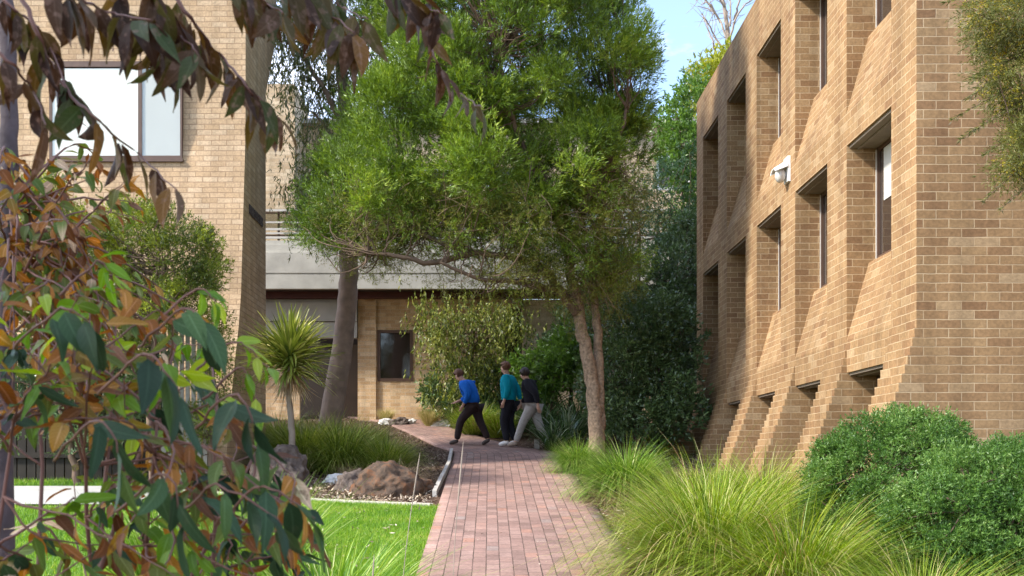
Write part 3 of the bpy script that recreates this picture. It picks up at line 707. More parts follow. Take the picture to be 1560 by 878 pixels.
# ---------------------------------------------------------------- rocks
def rock(name, c, rx, ry, rz, mat, label, seed, rough=.28, group='rocks in the left garden bed'):
    import bmesh
    from mathutils import noise
    bm = bmesh.new(); bmesh.ops.create_icosphere(bm, subdivisions=5, radius=1)
    for v in bm.verts:
        p = v.co.copy(); n = p.normalized()
        d = 1+rough*noise.noise(p*1.3+Vector((seed, 0, 0)))+.17*noise.noise(p*3.1+Vector((0, seed, 0)))+.09*abs(noise.noise(p*6+Vector((seed, 1, 0))))+.04*noise.noise(p*14)+.02*noise.noise(p*30)
        q = Vector((n.x*d*rx, n.y*d*ry, n.z*d*rz)); 
        if q.z < -rz*.25: q.z = -rz*.25
        v.co = q
    me = bpy.data.meshes.new(name); bm.to_mesh(me); bm.free(); me.materials.append(mat)
    me.polygons.foreach_set('use_smooth', np.ones(len(me.polygons), dtype=bool))
    o = link(name, me, None, (c[0], c[1], gz(c[0], c[1])+rz*.12)); return tag(o, label, 'rock', group)
rock('rock', (-2.95, 15.9), .42, .42, .50, M['rock_grey'], 'large rounded grey boulder at the foot of the small cabbage palm', 3.1)
rock('rock', (-1.40, 15.0), .46, .36, .35, M['rock_rust'], 'large rusty brown boulder near the path edging', 7.7, .22)
rock('rock', (-1.86, 15.35), .26, .22, .24, M['rock_grey'], 'small dark grey stone leaning against the rusty boulder', 5.2)
rock('rock', (-2.13, 16.3), .30, .16, .13, M['rock_pale'], 'flat white stone behind the rusty brown boulder', 9.4)
rock('rock', (-.95, 15.35), .20, .2, .16, M['rock_rust'], 'low brown stone at the right end of the rusty boulder', 2.2)
rock('rock', (-2.42, 14.95), .10, .08, .06, M['rock_rust'], 'small reddish stone lying in pale litter near the kerb', 4.2)
for k, (px, Y, s, lab) in enumerate([(592, 26.3, .13, 'small pale stone at the left of the pile by the far wall'), (610, 26.2, .17, 'dark angular stone topping the pile by the far wall'), (625, 26.3, .12, 'small white stone at the right of the pile by the far wall'), (676, 25.9, .16, 'flat pale stone beside the bend of the brick path')]):
    x = fx(px, Y); rock('rock', (x, Y), s*1.5, s, s*.9, M['rock_pale' if k != 1 else 'rock_grey'], lab, k*3.3, .5, 'stones near the far wall')
# ---------------------------------------------------------------- tussocks
r = np.random.default_rng(21)
def base(px, Y): x = fx(px, Y); return (x, Y, gz(x, Y))
tm = raw_mesh('tussock', *blades(5200, .34, .75, 1.45, .0062, .75, 1.35, r, seg=6)[:2], M['tuss'], None)
def tuss_mesh(nm, n, R0, L0, L1, w, lean, droop, mat, seg=6):
    V, Fc, A = blades(n, R0, L0, L1, w, lean, droop, r, seg=seg); return raw_mesh(nm, V, Fc, mat, A, smooth=True)
bpy.data.meshes.remove(tm)
TA = tuss_mesh('tussock_big', 4600, .28, .75, 1.45, .0078, .95, 1.75, M['tuss'])
TB = tuss_mesh('tussock_green', 3600, .20, .65, 1.15, .009, 1.0, 1.7, M['tuss_g'])
TC = tuss_mesh('tussock_dark', 2600, .28, .7, 1.3, .0105, .85, 1.5, M['lom'])
def place(name, me, loc, s, rz, label, cat, group):
    o = link(name, me, None, loc); o.scale = (s, s, s) if not hasattr(s, '__len__') else s; o.rotation_euler = (0, 0, rz)
    return tag(o, label, cat, group)
gr = 'yellow green tussocks along the right of the path'
for me, px, Y, s, lab in [
    (TA, 1085, 9.0, (1.0, 1.0, 1.02), 'largest yellow green tussock grass arching over the right edge of the brick path'),
    (TA, 1215, 8.1, (.95, .95, .82), 'yellow green tussock grass in front of the round green bush'),
    (TA, 1052, 11.6, (.66, .66, .74), 'yellow green tussock between the bright green tussock and the largest one'),
    (TA, 1165, 11.4, (.8, .8, .85), 'yellow green tussock at the foot of the nearest brick piers'),
    (TB, 955, 14.3, (.92, .92, .95), 'bright green rounded tussock at the path edge below the rough tree trunk'),
    (TB, 880, 17.6, (.62, .62, .70), 'smaller green tussock left of the rough tree trunk'),
    (TA, 1400, 6.9, (.8, .8, .62), 'low tussock in front of the fine leaved bushes at the bottom right'),
    (TB, 1560, 6.7, (.8, .8, .6), 'sparse green tussock in the bottom right corner'),
    (TB, 1095, 14.0, (.6, .6, .6), 'green tussock in the shade near the middle brick piers')]:
    place('tussock_grass', me, base(px, Y), s, r.random()*6, lab, 'tussock grass', gr)
gl_ = 'dark green tussocks in the left garden bed'
for px, Y, s, lab in [(462, 17.9, .92, 'dark green tussock right behind the cabbage palm stem'), (520, 17.6, .90, 'dark green tussock in the middle of the left bed'), (588, 17.3, .70, 'dark green tussock at the right end of the left bed with dry straw beneath'), (500, 19.0, .9, 'dark green tussock at the foot of the leaning gum trunk'), (425, 20.0, .9, 'dark green tussock beside the flank of the cream brick building'), (555, 20.6, .75, 'dark green tussock in front of the dark doorway')]:
    place('tussock_grass', TC, base(px, Y), s, r.random()*6, lab, 'tussock grass', gl_)
ST = tuss_mesh('straw', 900, .30, .35, .7, .007, 1.5, 1.3, M['straw'], 4)
place('dry_straw', ST, base(605, 16.4), (1.05, .8, .7), 0, 'dry straw coloured dead grass below the right dark tussock', 'dead grass', None)
place('dry_straw', ST, base(545, 16.5), (.75, .7, .6), 2, 'dry dead grass skirt behind the flat white stone', 'dead grass', None)
DG = tuss_mesh('fountain', 900, .12, .35, .75, .010, .5, .9, M['drygrass'], 5)
place('fountain_grass', DG, base(655, 25.9), .8, 0, 'pale dry fountain grass by the far wall window', 'ornamental grass', 'fountain grasses along the far path bend')
place('fountain_grass', DG, base(588, 26.6), .6, 2, 'small pale dry grass tuft against the far wall left of the window grass', 'ornamental grass', 'fountain grasses along the far path bend')
FG = tuss_mesh('fountain2', 1800, .2, .5, 1.0, .010, .7, 1.3, M['tuss'], 5)
place('fountain_grass', FG, base(722, 24.6), (1.0, 1, .92), 1, 'yellow green grass mound behind the legs of the blue jacketed walker', 'ornamental grass', 'fountain grasses along the far path bend')
place('fountain_grass', FG, base(758, 24.2), (.8, .8, .75), 4, 'yellow green grass mound behind the legs of the teal jumper walker', 'ornamental grass', 'fountain grasses along the far path bend')
# spiky green clumps on the lawn, close to the camera
SP = tuss_mesh('spiky', 650, .26, .5, 1.05, .011, .75, .7, M['tuss_g'], 6)
gs = 'spiky grass clumps in front of the lawn'
place('spiky_clump', SP, base(380, 8.6), (1.1, 1.1, 1.1), 0, 'upright spiky grass clump behind the blue green leaves', 'grass clump', gs)
place('spiky_clump', SP, base(250, 8.8), (1, 1, 1), 1.7, 'spiky grass clump mostly hidden behind bronze leaves', 'grass clump', gs)
place('spiky_clump', SP, base(500, 7.5), (1.1, 1.1, .78), 3, 'low spreading spiky grass clump at the bottom edge of the lawn', 'grass clump', gs)
# tall thin seed stalks
for k, (px, Y, pyt, pxt, lab) in enumerate([(606, 7.0, 690, 640, 'tall pale seed stalk leaning right in front of the rusty boulder'), (688, 6.5, 672, 706, 'thin pale seed stalk in front of the brick path'), (572, 6.0, 845, 570, 'short pale seed stalk over the bottom of the lawn')]):
    b0 = base(px, Y); t = W(pxt, pyt, Y+.1)
    P = smooth_pts([b0, (np.array(b0)*.5+t*.5)+np.array([-.02, 0, .0]), t], sub=6)
    mb = MB().tube(P, [.0025]*(len(P)-4)+[.004, .0045, .004, .001], 5)
    tag(obj('seed_stalk', mb, M['bark_pale'], loc=b0), lab, 'grass stalk', 'thin seed stalks near the camera')
place('dry_straw', ST, base(1060, 8.9), (1.5, 1.5, .8), 1, 'dead straw thatch under the largest yellow green tussock', 'dead grass', None)
place('dry_straw', ST, base(1290, 7.6), (1.6, 1.6, .7), 3, 'dead straw thatch between the tussock and the round bush', 'dead grass', None)
place('dry_straw', ST, base(945, 14.0), (1.0, 1.0, .5), 3, 'dead straw fringe below the bright green tussock at the path edge', 'dead grass', None)
# strap leaved plants behind the walkers
V_, F_, A_ = blades(150, .14, .7, 1.25, .038, .75, 1.5, r, seg=7)
SM = raw_mesh('strap_plant', V_, F_, M['strap'], A_, smooth=True)
for k, (px, Y, s, lab) in enumerate([(690, 26.0, .8, 'strap leaved clump left of the blue jacketed walker'), (738, 25.6, 1.0, 'strap leaved clump between the blue and teal walkers'), (790, 25.0, 1.0, 'strap leaved clump behind the teal jumper walker'), (828, 24.2, 1.15, 'tall strap leaved clump behind the black topped walker'), (862, 22.6, 1.1, 'strap leaved clump left of the rough tree trunk'), (842, 21.9, .75, 'small strap leaved clump at the path edge right of the walkers'), (815, 25.8, 1.3, 'strap leaved clump below the pale brick wall'), (880, 24.5, 1.2, 'strap leaved clump directly behind the rough tree trunk')]):
    place('strap_leaf_plant', SM, base(px, Y), s, k*1.3, lab, 'strap leaved plant', 'dark strap leaved plants behind the walkers')
# ---------------------------------------------------------------- cabbage palm
cp = thing('cabbage_palm', 'small cabbage palm with a spiky round head in front of the cream building', 'cabbage palm', base(440, 16.9))
hd = W(441, 545, 16.9)
P = smooth_pts([base(443, 16.9), W(445, 660, 16.9), W(440, 600, 16.9), hd], [.055, .05, .045, .05], 5, .004)
obj('trunk', MB().tube(*P, n=9, wob=.06), M['bark_pale'], cp, smooth=True)
def cordy(n, r):
    d = nrm(r.normal(size=(n, 3))); d[:, 2] = np.where(d[:, 2] < -.55, -d[:, 2], d[:, 2]); d = nrm(d+np.array([0, 0, .25]))
    P = np.tile(hd, (n, 1))+d*.05+np.array([0, 0, 1.])*r.uniform(-.22, .08, (n, 1))
    N = np.cross(d, nrm(np.cross(d, [0, 0, 1.])+1e-6)); N *= np.sign(N[:, 2:3]+1e-9)
    return bigleaves(P, d, N, r.uniform(.55, .85, n), r.uniform(.040, .058, n), r.uniform(-.1, .8, n), r, rows=7, fold=.25)
obj_ = leafobj('crown', cordy(400, r), M['cord'], cp)
dd = nrm(np.stack([r.normal(0, .5, 90), r.normal(0, .5, 90), -np.ones(90)], 1))
leafobj('dead_leaf_skirt', bigleaves(np.tile(hd, (90, 1))-np.array([0, 0, .15]), dd, nrm(r.normal(size=(90, 3))), r.uniform(.4, .75, 90), np.full(90, .02), r.uniform(-.3, .3, 90), r, rows=5), M['straw'], cp)
# ---------------------------------------------------------------- main tree
YT = 18.5; S = YT/F
rt = np.random.default_rng(5)
mt = thing('bottlebrush_tree', 'big bright green tree with rough forked trunk arching over the brick path', 'tree', base(910, YT))
def ell(px, py, Y, rx, ry, rz): return (W(px, py, Y), (rx, ry, rz))
trk = MB()
trk.tube(*smooth_pts([base(912, YT)-np.array([0, 0, .1]), W(908, 650, YT), W(903, 590, YT), W(893, 530, YT), W(884, 490, YT), W(876, 440, YT), W(862, 380, YT-.2), W(845, 320, YT-.3), W(820, 240, YT-.2)], [.165, .125, .112, .102, .095, .082, .07, .055, .04], 5, .012), n=12, wob=.12)
obj('trunk', trk, M['bark'], mt, smooth=True)
tr2 = MB().tube(*smooth_pts([W(914, 655, YT+.05), W(914, 600, YT+.1), W(911, 540, YT+.12), W(909, 480, YT+.15), W(903, 420, YT+.3), W(915, 340, YT+.5), W(925, 240, YT+.6), W(930, 150, YT+.5)], [.09, .08, .072, .068, .062, .052, .04, .03], 5, .01), n=10, wob=.12)
obj('trunk', tr2, M['bark'], mt, smooth=True)
obj('limb', MB().tube(*smooth_pts([W(880, 480, YT), W(850, 440, YT-.1), W(820, 405, YT-.3), W(770, 390, YT-.5), W(720, 385, YT-.6), W(670, 370, YT-.7), W(620, 340, YT-.6)], [.10, .075, .06, .055, .045, .035, .02], 5, .01), n=8, wob=.1), M['bark_twig'], mt, smooth=True)
limbs = [[W(822, 408, YT-.3), W(800, 375, YT-.2), W(775, 335, YT), W(762, 290, YT+.2), W(740, 220, YT+.3)],
         [W(862, 380, YT-.2), W(900, 300, YT-.5), W(940, 220, YT-.7), W(960, 150, YT-.6)],
         [W(845, 320, YT-.3), W(800, 230, YT-.8), W(770, 140, YT-1), W(760, 60, YT-.9)],
         [W(903, 420, YT+.3), W(860, 330, YT+.9), W(800, 220, YT+1.2), W(700, 130, YT+1)],
         [W(720, 385, YT-.6), W(660, 400, YT-1.0), W(600, 390, YT-1.1), W(560, 385, YT-1.0)],
         [W(850, 440, YT-.1), W(790, 430, YT-.6), W(730, 425, YT-1.0), W(670, 400, YT-1.2)]]
for l in limbs: obj('limb', MB().tube(*smooth_pts(l, list(np.linspace(.055, .02, len(l))), 5, .012), n=7, wob=.1), M['bark_twig'], mt, smooth=True)
ellU = [ell(780, 90, YT, 1.95, 2.1, 1.8), ell(640, 215, YT, 1.3, 1.6, 1.15), ell(562, 300, YT-.1, .95, 1.4, .8), ell(880, 110, YT, 1.05, 1.6, 1.5), ell(895, 215, YT, .9, 1.5, .9), ell(760, 250, YT-.4, 1.7, 1.9, 1.1), ell(700, -40, YT, 1.6, 1.8, 1.3), ell(710, 150, YT-.2, 1.2, 1.7, 1.1), ell(810, -70, YT-.3, 1.5, 1.6, 1.2), ell(640, 60, YT+.1, .9, 1.3, 1.2)]
C, O = shell(ellU, 470, rt, keep=.85, inner=.22)
lf = clumps(C, rt.uniform(.2, .46, len(C)), O, rt, 84, 17, .078, .0125, twig=.17, spread=.48, up=.75, outw=.5, tone=.6)
leafobj('crown', lf, M['mt'], mt)
ellL = [ell(640, 345, YT-.2, 1.5, 1.5, .55), ell(790, 350, YT-.3, 1.5, 1.6, .75), ell(900, 360, YT, .75, 1.3, .9), ell(540, 360, YT-.3, .75, 1.0, .35), ell(880, 440, YT-.2, .55, .9, .45), ell(760, 425, YT-.5, 1.0, .9, .3), ell(930, 440, YT, .4, .7, .4), ell(920, 310, YT, .75, 1.2, .6), ell(570, 385, YT-.5, .5, .5, .25)]
C2, O2 = shell(ellL, 230, rt, keep=.8, inner=.5)
lf2 = clumps(C2, rt.uniform(.22, .42, len(C2)), O2, rt, 34, 13, .055, .008, twig=.18, spread=.7, up=.1, outw=.2, tone=.6)
leafobj('lower_foliage', lf2, M['mt_dry'], mt)
ellM = [ell(900, 310, YT-.2, .85, 1.2, .7), ell(850, 400, YT-.3, .8, 1.0, .5), ell(700, 350, YT-.4, 1.5, 1.2, .5), ell(935, 400, YT, .45, .8, .5), ell(500, 350, YT-.2, .5, .7, .3)]
C3, O3 = shell(ellM, 120, rt, keep=.8, inner=.5)
leafobj('lower_foliage', clumps(C3, rt.uniform(.2, .4, len(C3)), O3, rt, 34, 13, .07, .010, twig=.18, spread=.55, up=.35, outw=.3, tone=.6), M['mt'], mt)
C2 = np.concatenate([C2, C3])
lp = np.concatenate([np.array(smooth_pts(l, sub=6)) for l in limbs]+[np.array(smooth_pts([W(876, 440, YT), W(862, 380, YT-.2), W(845, 320, YT-.3), W(820, 240, YT-.2)], sub=6)), np.array(smooth_pts([W(903, 420, YT+.3), W(915, 340, YT+.5), W(925, 240, YT+.6), W(930, 150, YT+.5)], sub=6)), np.array(smooth_pts([W(820, 405, YT-.3), W(770, 390, YT-.5), W(720, 385, YT-.6), W(670, 370, YT-.7), W(620, 340, YT-.6)], sub=6))])
tw = MB()
def twig_net(mb, C, lp, r, r0=.014, n=5):
    for c in C:
        d = np.linalg.norm(lp-c, axis=1); p = lp[r.choice(np.argsort(d)[:4])]
        m = (p+c)/2+r.normal(0, .12, 3)+np.array([0, 0, -.08])
        P = smooth_pts([p, m, c], sub=4, jit=.012); mb.tube(P, list(np.linspace(r0, .004, len(P))), n)
twig_net(tw, np.concatenate([C, C2]), lp, rt)
obj('branches', tw, M['bark_twig'], mt)
# bare fine twigs hanging in the lower crown
tw2 = MB()
Ct, Ot = shell(ellL, 420, rt, keep=.5, inner=.6)
for c in Ct:
    d = nrm(rt.normal(size=3)+np.array([0, 0, -.3])); L_ = rt.uniform(.25, .7)
    P = smooth_pts([c-d*L_/2, c+rt.normal(0, .02, 3), c+d*L_/2+rt.normal(0, .03, 3)], sub=2); tw2.tube(P, list(np.linspace(.006, .002, len(P))), 4)
tag(obj('bare_twigs', tw2, M['bark'], mt))
print('main', sum(len(p.data.polygons) for p in mt.children))
# ---------------------------------------------------------------- leaning gum
YG = 21.2
gm = thing('gum_tree', 'tall gum tree with leaning smooth grey trunk and drooping leaves beside the cream building', 'tree', base(498, YG))
GT = [base(495, YG)-np.array([0, 0, .1]), W(508, 610, YG), W(520, 540, YG), W(527, 480, YG), W(531, 420, YG), W(531, 340, YG), W(528, 240, YG), W(524, 150, YG), W(520, 60, YG), W(522, -60, YG), W(530, -200, YG)]
obj('trunk', MB().tube(*smooth_pts(GT, [.24, .205, .195, .185, .175, .165, .13, .115, .105, .09, .05], 5, .006), n=14, wob=.04), M['bark_grey'], gm, smooth=True)
gl = [[W(525, 200, YG), W(490, 130, YG-.3), W(450, 70, YG-.4), W(430, 20, YG-.3)], [W(522, 100, YG), W(560, 30, YG+.2), W(600, -30, YG+.3)], [W(521, 0, YG), W(470, -80, YG), W(440, -150, YG+.2)], [W(528, 240, YG), W(500, 200, YG+.4), W(475, 170, YG+.6)]]
for l in gl: obj('limb', MB().tube(*smooth_pts(l, list(np.linspace(.06, .018, len(l))), 5, .01), n=7), M['bark_grey'], gm, smooth=True)
rg = np.random.default_rng(9)
gc = []
for px, py, sx, sy, n in [(432, 50, 20, 40, 11), (478, 130, 24, 50, 16), (474, 255, 11, 28, 10), (500, 40, 40, 60, 22), (560, 60, 30, 70, 22), (580, 150, 18, 40, 12), (520, -60, 80, 60, 26), (555, 200, 14, 30, 7), (450, 10, 30, 30, 12), (495, 240, 15, 40, 12)]:
    for _ in range(n): gc.append(W(rg.normal(px, sx), rg.normal(py, sy), YG+rg.uniform(-1.0, 1.0)))
gc = np.array(gc)
def droopers(C, r, ns, nl, L, Wd, strand=.5, spread=.25):
    P = []; D = []
    for c in C:
        for _ in range(ns):
            p = c+r.normal(0, spread, 3); q = nrm(np.array([r.normal(0, .35), r.normal(0, .35), -1])); s = r.uniform(.4, 1)*strand
            for k in range(nl):
                P.append(p+q*s*r.random()); D.append(nrm(q*1.0+r.normal(0, .35, 3)))
    P = np.array(P); D = np.array(D); n = len(P)
    return quads(P, D, L*r.uniform(.6, 1.2, n), Wd*r.uniform(.7, 1.2, n), r)
leafobj('crown', droopers(gc, rg, 16, 11, .13, .021, .55), M['euc'], gm)
tw = MB(); glp = np.concatenate([np.array(smooth_pts(l, sub=6)) for l in gl]+[np.array(smooth_pts(GT[5:], sub=6))]); twig_net(tw, gc, glp, rg, .012)
obj('branches', tw, M['bark_twig'], gm)
# ---------------------------------------------------------------- generic bushes and trees
def bushtree(name, label, cat, px, Y, ells, nc, nt, nl, L, Wd, mat, seed, group=None, rad=(.2, .4), trunks=None, tm='bark_twig', drooping=False, **kw):
    rr = np.random.default_rng(seed); b = base(px, Y)
    t = thing(name, label, cat, b, group)
    E = [ell(*e) for e in ells]
    C, O = shell(E, nc, rr, keep=.85, inner=kw.pop('inner', .25), zmin=b[2]+.05)
    if drooping: LL = droopers(C, rr, nt, nl, L, Wd, kw.get('strand', .5), rad[1]*.6)
    else: LL = clumps(C, rr.uniform(*rad, len(C)), O, rr, nt, nl, L, Wd, **kw)
    leafobj('foliage' if cat in ('bush', 'shrub') else 'crown', LL, mat, t)
    mb = MB(); lp = []
    top = E[0][0]
    for (a, c) in (trunks or [(0, 0)]):
        q = top+np.array([c, 0, 0]); p0 = np.array(b)+np.array([a, 0, -.05])
        P, ra = smooth_pts([p0, p0*.6+q*.4+rr.normal(0, .06, 3), q], [.06*kw.get('tk', 1), .045, .02], 6, .01); mb.tube(P, ra, 7); lp += P
    obj('trunk' if cat == 'tree' else 'stem', mb, M[tm], t, smooth=True)
    mb = MB(); twig_net(mb, C[::2], np.array(lp), rr, .010, 4); obj('branches', mb, M['bark_twig'], t)
    return t
bushtree('weeping_tree', 'small weeping olive green tree in front of the far wall window', 'tree', 712, 26.2, [(722, 505, 25.6, 1.0, .8, .72), (678, 500, 25.6, .5, .6, .5), (765, 490, 25.6, .55, .6, .55), (700, 570, 25.8, .5, .5, .6), (655, 475, 25.6, .3, .5, .25), (745, 560, 25.9, .45, .5, .6)], 115, 11, 10, .10, .034, M['weep'], 31, rad=(.3, .45), drooping=True, strand=.5)
gd = 'dark shrubs between the rough trunk and the tan building'
bushtree('dark_shrub', 'dense dark glossy shrub right of the rough tree trunk', 'shrub', 985, 21.0, [(985, 530, 21.0, .85, .8, 1.0), (950, 600, 20.8, .6, .6, .7), (1010, 620, 20.4, .6, .6, .6)], 130, 34, 7, .085, .034, M['dark'], 32, gd, rad=(.22, .36), trunks=[(-.1, -.3), (.2, .2)])
bushtree('dark_shrub', 'tall dark shrub against the far corner of the tan brick building', 'shrub', 1035, 23.2, [(1035, 430, 23.2, .55, .7, 1.3), (1040, 570, 23.2, .5, .6, 1.2), (1010, 500, 23.4, .5, .5, .9)], 120, 32, 7, .09, .034, M['dark'], 33, gd, rad=(.22, .36))
bushtree('dark_shrub', 'dark shrub filling the gap behind the rough tree trunk', 'shrub', 935, 23.6, [(935, 500, 23.6, .8, .7, 1.0), (950, 600, 23.4, .8, .6, .8), (925, 420, 23.8, .5, .5, .7)], 110, 30, 7, .09, .034, M['dark'], 34, gd, rad=(.22, .36))
bushtree('fine_leaved_tree', 'slender blue green fine leaved tree in front of the walkway on the right', 'tree', 990, 24.8, [(995, 340, 24.8, .95, .8, 1.0), (960, 410, 24.6, .7, .6, .8), (1030, 290, 24.8, .5, .6, 1.1), (1010, 430, 24.6, .7, .6, .7)], 150, 14, 8, .085, .022, M['teal'], 35, None, rad=(.25, .42), trunks=[(-.2, -.3), (.1, .1), (.3, .5)], spread=.9)
bushtree('glossy_bush', 'glossy dark leaved bush in front of the pale brick wall left of the rough trunk', 'bush', 862, 25.2, [(866, 515, 25.2, .55, .5, .65), (845, 560, 25.0, .5, .5, .5)], 46, 24, 7, .12, .045, M['dark'], 36, 'bushes left of the rough trunk', rad=(.18, .3))
bushtree('glossy_bush', 'mid green bush above the strap leaved plants behind the walkers', 'bush', 830, 24.6, [(850, 560, 24.6, .65, .5, .55), (815, 580, 24.8, .5, .5, .5), (880, 540, 24.3, .5, .5, .6)], 60, 24, 7, .11, .04, M['bright'], 37, 'bushes left of the rough trunk', rad=(.2, .3))
bushtree('glossy_bush', 'shadowy bush behind the blue jacketed walker', 'bush', 700, 26.4, [(705, 600, 26.4, .9, .5, .65), (760, 600, 26.2, .7, .5, .6)], 60, 26, 7, .10, .036, M['dark'], 38, 'bushes left of the rough trunk', rad=(.2, .3))
bushtree('yellow_green_tree', 'yellow green tree crown rising behind the parapet of the tan building', 'tree', 1075, 30, [(1092, 130, 30, .75, .8, .75), (1075, 185, 30, .65, .8, .7), (1110, 100, 30.4, .6, .7, .5), (1070, 250, 30, .6, .7, .8)], 120, 22, 8, .12, .045, M['yellow'], 39, 'trees behind the tan building', rad=(.25, .42), trunks=[(0, 0), (.2, .3)])
bushtree('yellow_green_tree', 'mid green tree in front of the pale upper wall beside the tan building', 'tree', 1045, 25.4, [(1040, 235, 25.4, .42, .6, .6), (1052, 320, 25.4, .45, .6, .9), (1025, 180, 25.6, .28, .4, .3), (1060, 150, 25.6, .3, .4, .4)], 85, 24, 8, .10, .038, M['bright'], 40, 'trees behind the tan building', rad=(.25, .42))
# bare tree
bt = thing('bare_tree', 'leafless tree with thin curved branches against the sky above the tan parapet', 'tree', base(1115, 31))
YB2 = 31; bm_ = MB()
bm_.tube(*smooth_pts([base(1118, YB2), W(1116, 300, YB2), W(1112, 120, YB2), W(1110, 60, YB2), W(1103, 10, YB2), W(1098, -40, YB2)], [.2, .16, .10, .07, .05, .02], 6, .01), n=8)
obj('trunk', bm_, M['bark_pale'], bt, smooth=True)
bb = MB(); rb = np.random.default_rng(3)
for l in [[(1111, 75), (1098, 35), (1082, 15), (1062, 10)], [(1098, 35), (1080, 5), (1068, 8)], [(1111, 60), (1125, 20), (1145, 0), (1160, -20)], [(1112, 40), (1113, 10), (1105, -20)], [(1110, 90), (1092, 60), (1075, 30), (1068, 20)], [(1090, 80), (1085, 60), (1070, 25)], [(1118, 30), (1130, -5), (1140, -40)], [(1085, 15), (1070, -5), (1060, 2)], [(1108, 20), (1090, -10), (1078, -30)]]:
    P = [W(x, y, YB2+rb.uniform(-.4, .4)) for x, y in l]; bb.tube(*smooth_pts(P, list(np.linspace(.035, .008, len(P))), 5, .012), n=5)
    for _ in range(9):
        i = rb.integers(0, len(P)-1); a = P[i]+(P[i+1]-P[i])*rb.random(); d = nrm(rb.normal(size=3)+np.array([-.3, 0, .5])); bb.tube(smooth_pts([a, a+d*.25, a+d*.5+rb.normal(0, .08, 3)], sub=2), [.009, .008, .006, .005, .003], 4)
obj('branches', bb, M['bark_pale'], bt)
# round fine leaved bushes on the right
gb = 'round fine leaved bushes at the foot of the tan building'
bushtree('round_bush', 'larger round fine leaved green bush at the corner of the tan building', 'bush', 1372, 9.3, [(1370, 748, 9.3, .70, .62, .62), (1300, 785, 9.2, .34, .4, .40), (1440, 745, 9.3, .36, .4, .40), (1375, 840, 9.2, .7, .6, .35)], 430, 60, 8, .032, .0095, M['ball'], 41, gb, rad=(.09, .15), trunks=[(0, 0), (.1, .3)], spread=.8, twig=.05, inner=.12)
bushtree('round_bush', 'lower wide fine leaved bush at the right edge below the brick end wall', 'bush', 1480, 8.2, [(1500, 780, 8.2, .52, .5, .42), (1430, 810, 8.0, .36, .4, .36), (1570, 770, 8.2, .45, .5, .45), (1480, 860, 8.0, .6, .5, .28)], 420, 60, 8, .030, .009, M['ball'], 42, gb, rad=(.09, .14), trunks=[(0, 0), (.1, .3)], spread=.8, twig=.05, inner=.12)
# left bush
bushtree('rounded_bush', 'dense rounded bush with sunlit yellow green tips in front of the cream wall', 'bush', 235, 15.3, [(250, 400, 15.3, .75, .7, .65), (200, 370, 15.4, .6, .6, .5), (285, 445, 15.2, .42, .5, .45), (150, 440, 15.4, .6, .6, .7), (70, 330, 15.6, .5, .5, .5), (110, 400, 15.6, .6, .6, .6), (210, 470, 15.3, .8, .6, .4)], 250, 48, 9, .05, .013, M['conifer'], 43, None, rad=(.14, .26), spread=.7, twig=.08, up=.5)
gk = 'shaded undergrowth below the rounded bush'
bushtree('shade_shrub', 'dark shrub under the rounded bush in front of the paling fence', 'shrub', 120, 16.0, [(60, 540, 15.9, .8, .4, .6), (160, 560, 15.9, .8, .4, .5), (10, 480, 16.0, .8, .4, .6), (120, 640, 15.9, 1.2, .4, .35)], 110, 26, 7, .07, .025, M['dark'], 44, gk, rad=(.2, .34))
bushtree('shade_shrub', 'small leafy climber between the slatted screen and the brick flank', 'shrub', 322, 16.2, [(322, 515, 16.2, .25, .2, .35), (330, 570, 16.2, .22, .2, .4), (318, 630, 16.2, .25, .25, .4)], 50, 26, 7, .045, .016, M['weep'], 45, gk, rad=(.1, .18))
# wattle at the right edge
wt_ = bushtree('wattle_tree', 'wattle tree with yellow blossom hanging over the brick end wall at the right edge', 'tree', 1750, 8.6, [(1640, 60, 8.6, .62, .6, .75), (1620, 200, 8.6, .33, .5, .5), (1560, 20, 8.5, .35, .4, .28), (1545, 110, 8.5, .18, .3, .22), (1555, 240, 8.5, .15, .25, .22), (1500, 12, 8.5, .2, .2, .07)], 210, 46, 9, .035, .0065, M['wattle'], 46, None, rad=(.10, .17), twig=.10, spread=.5, up=-.05)
rw = np.random.default_rng(8)
Cw, Ow = shell([ell(1640, 60, 8.6, .62, .6, .78), ell(1560, 20, 8.5, .36, .4, .30), ell(1620, 200, 8.6, .34, .5, .5), ell(1548, 120, 8.5, .2, .3, .24), ell(1500, 10, 8.5, .2, .2, .09), ell(1552, 240, 8.5, .13, .25, .2)], 420, rw, keep=.85)
leafobj('blossom', clumps(Cw, np.full(len(Cw), .07), Ow, rw, 17, 4, .012, .012, twig=.02, spread=1.5, up=0), M['flower'], wt_)
Pw = []; Dw = []
mbw = MB()
for (x0, y0, x1, y1) in [(1560, 130, 1452, 182), (1560, 150, 1465, 212), (1560, 170, 1480, 200), (1540, 100, 1485, 120), (1560, 240, 1500, 305), (1560, 200, 1500, 235), (1545, 10, 1440, 4), (1560, 280, 1525, 318), (1560, 60, 1505, 75), (1560, 90, 1475, 150)]:
    a = W(x0+60, y0-25, 8.5); b = W(x1, y1, 8.4+rw.uniform(-.1, .15)); P = smooth_pts([a, (a+b)/2+np.array([0, 0, .04]), b], sub=8); mbw.tube(P, list(np.linspace(.006, .0015, len(P))), 4)
    for q in P[4:]:
        for _ in range(11): Pw.append(q+rw.normal(0, .006, 3)); Dw.append(nrm((b-a)/np.linalg.norm(b-a)*.9+rw.normal(0, .5, 3)))
Pw = np.array(Pw); Dw = nrm(np.array(Dw)); leafobj('spray', quads(Pw, Dw, rw.uniform(.03, .055, len(Pw)), np.full(len(Pw), .007), rw), M['wattle'], wt_)
obj('branches', mbw, M['bark_twig'], wt_)
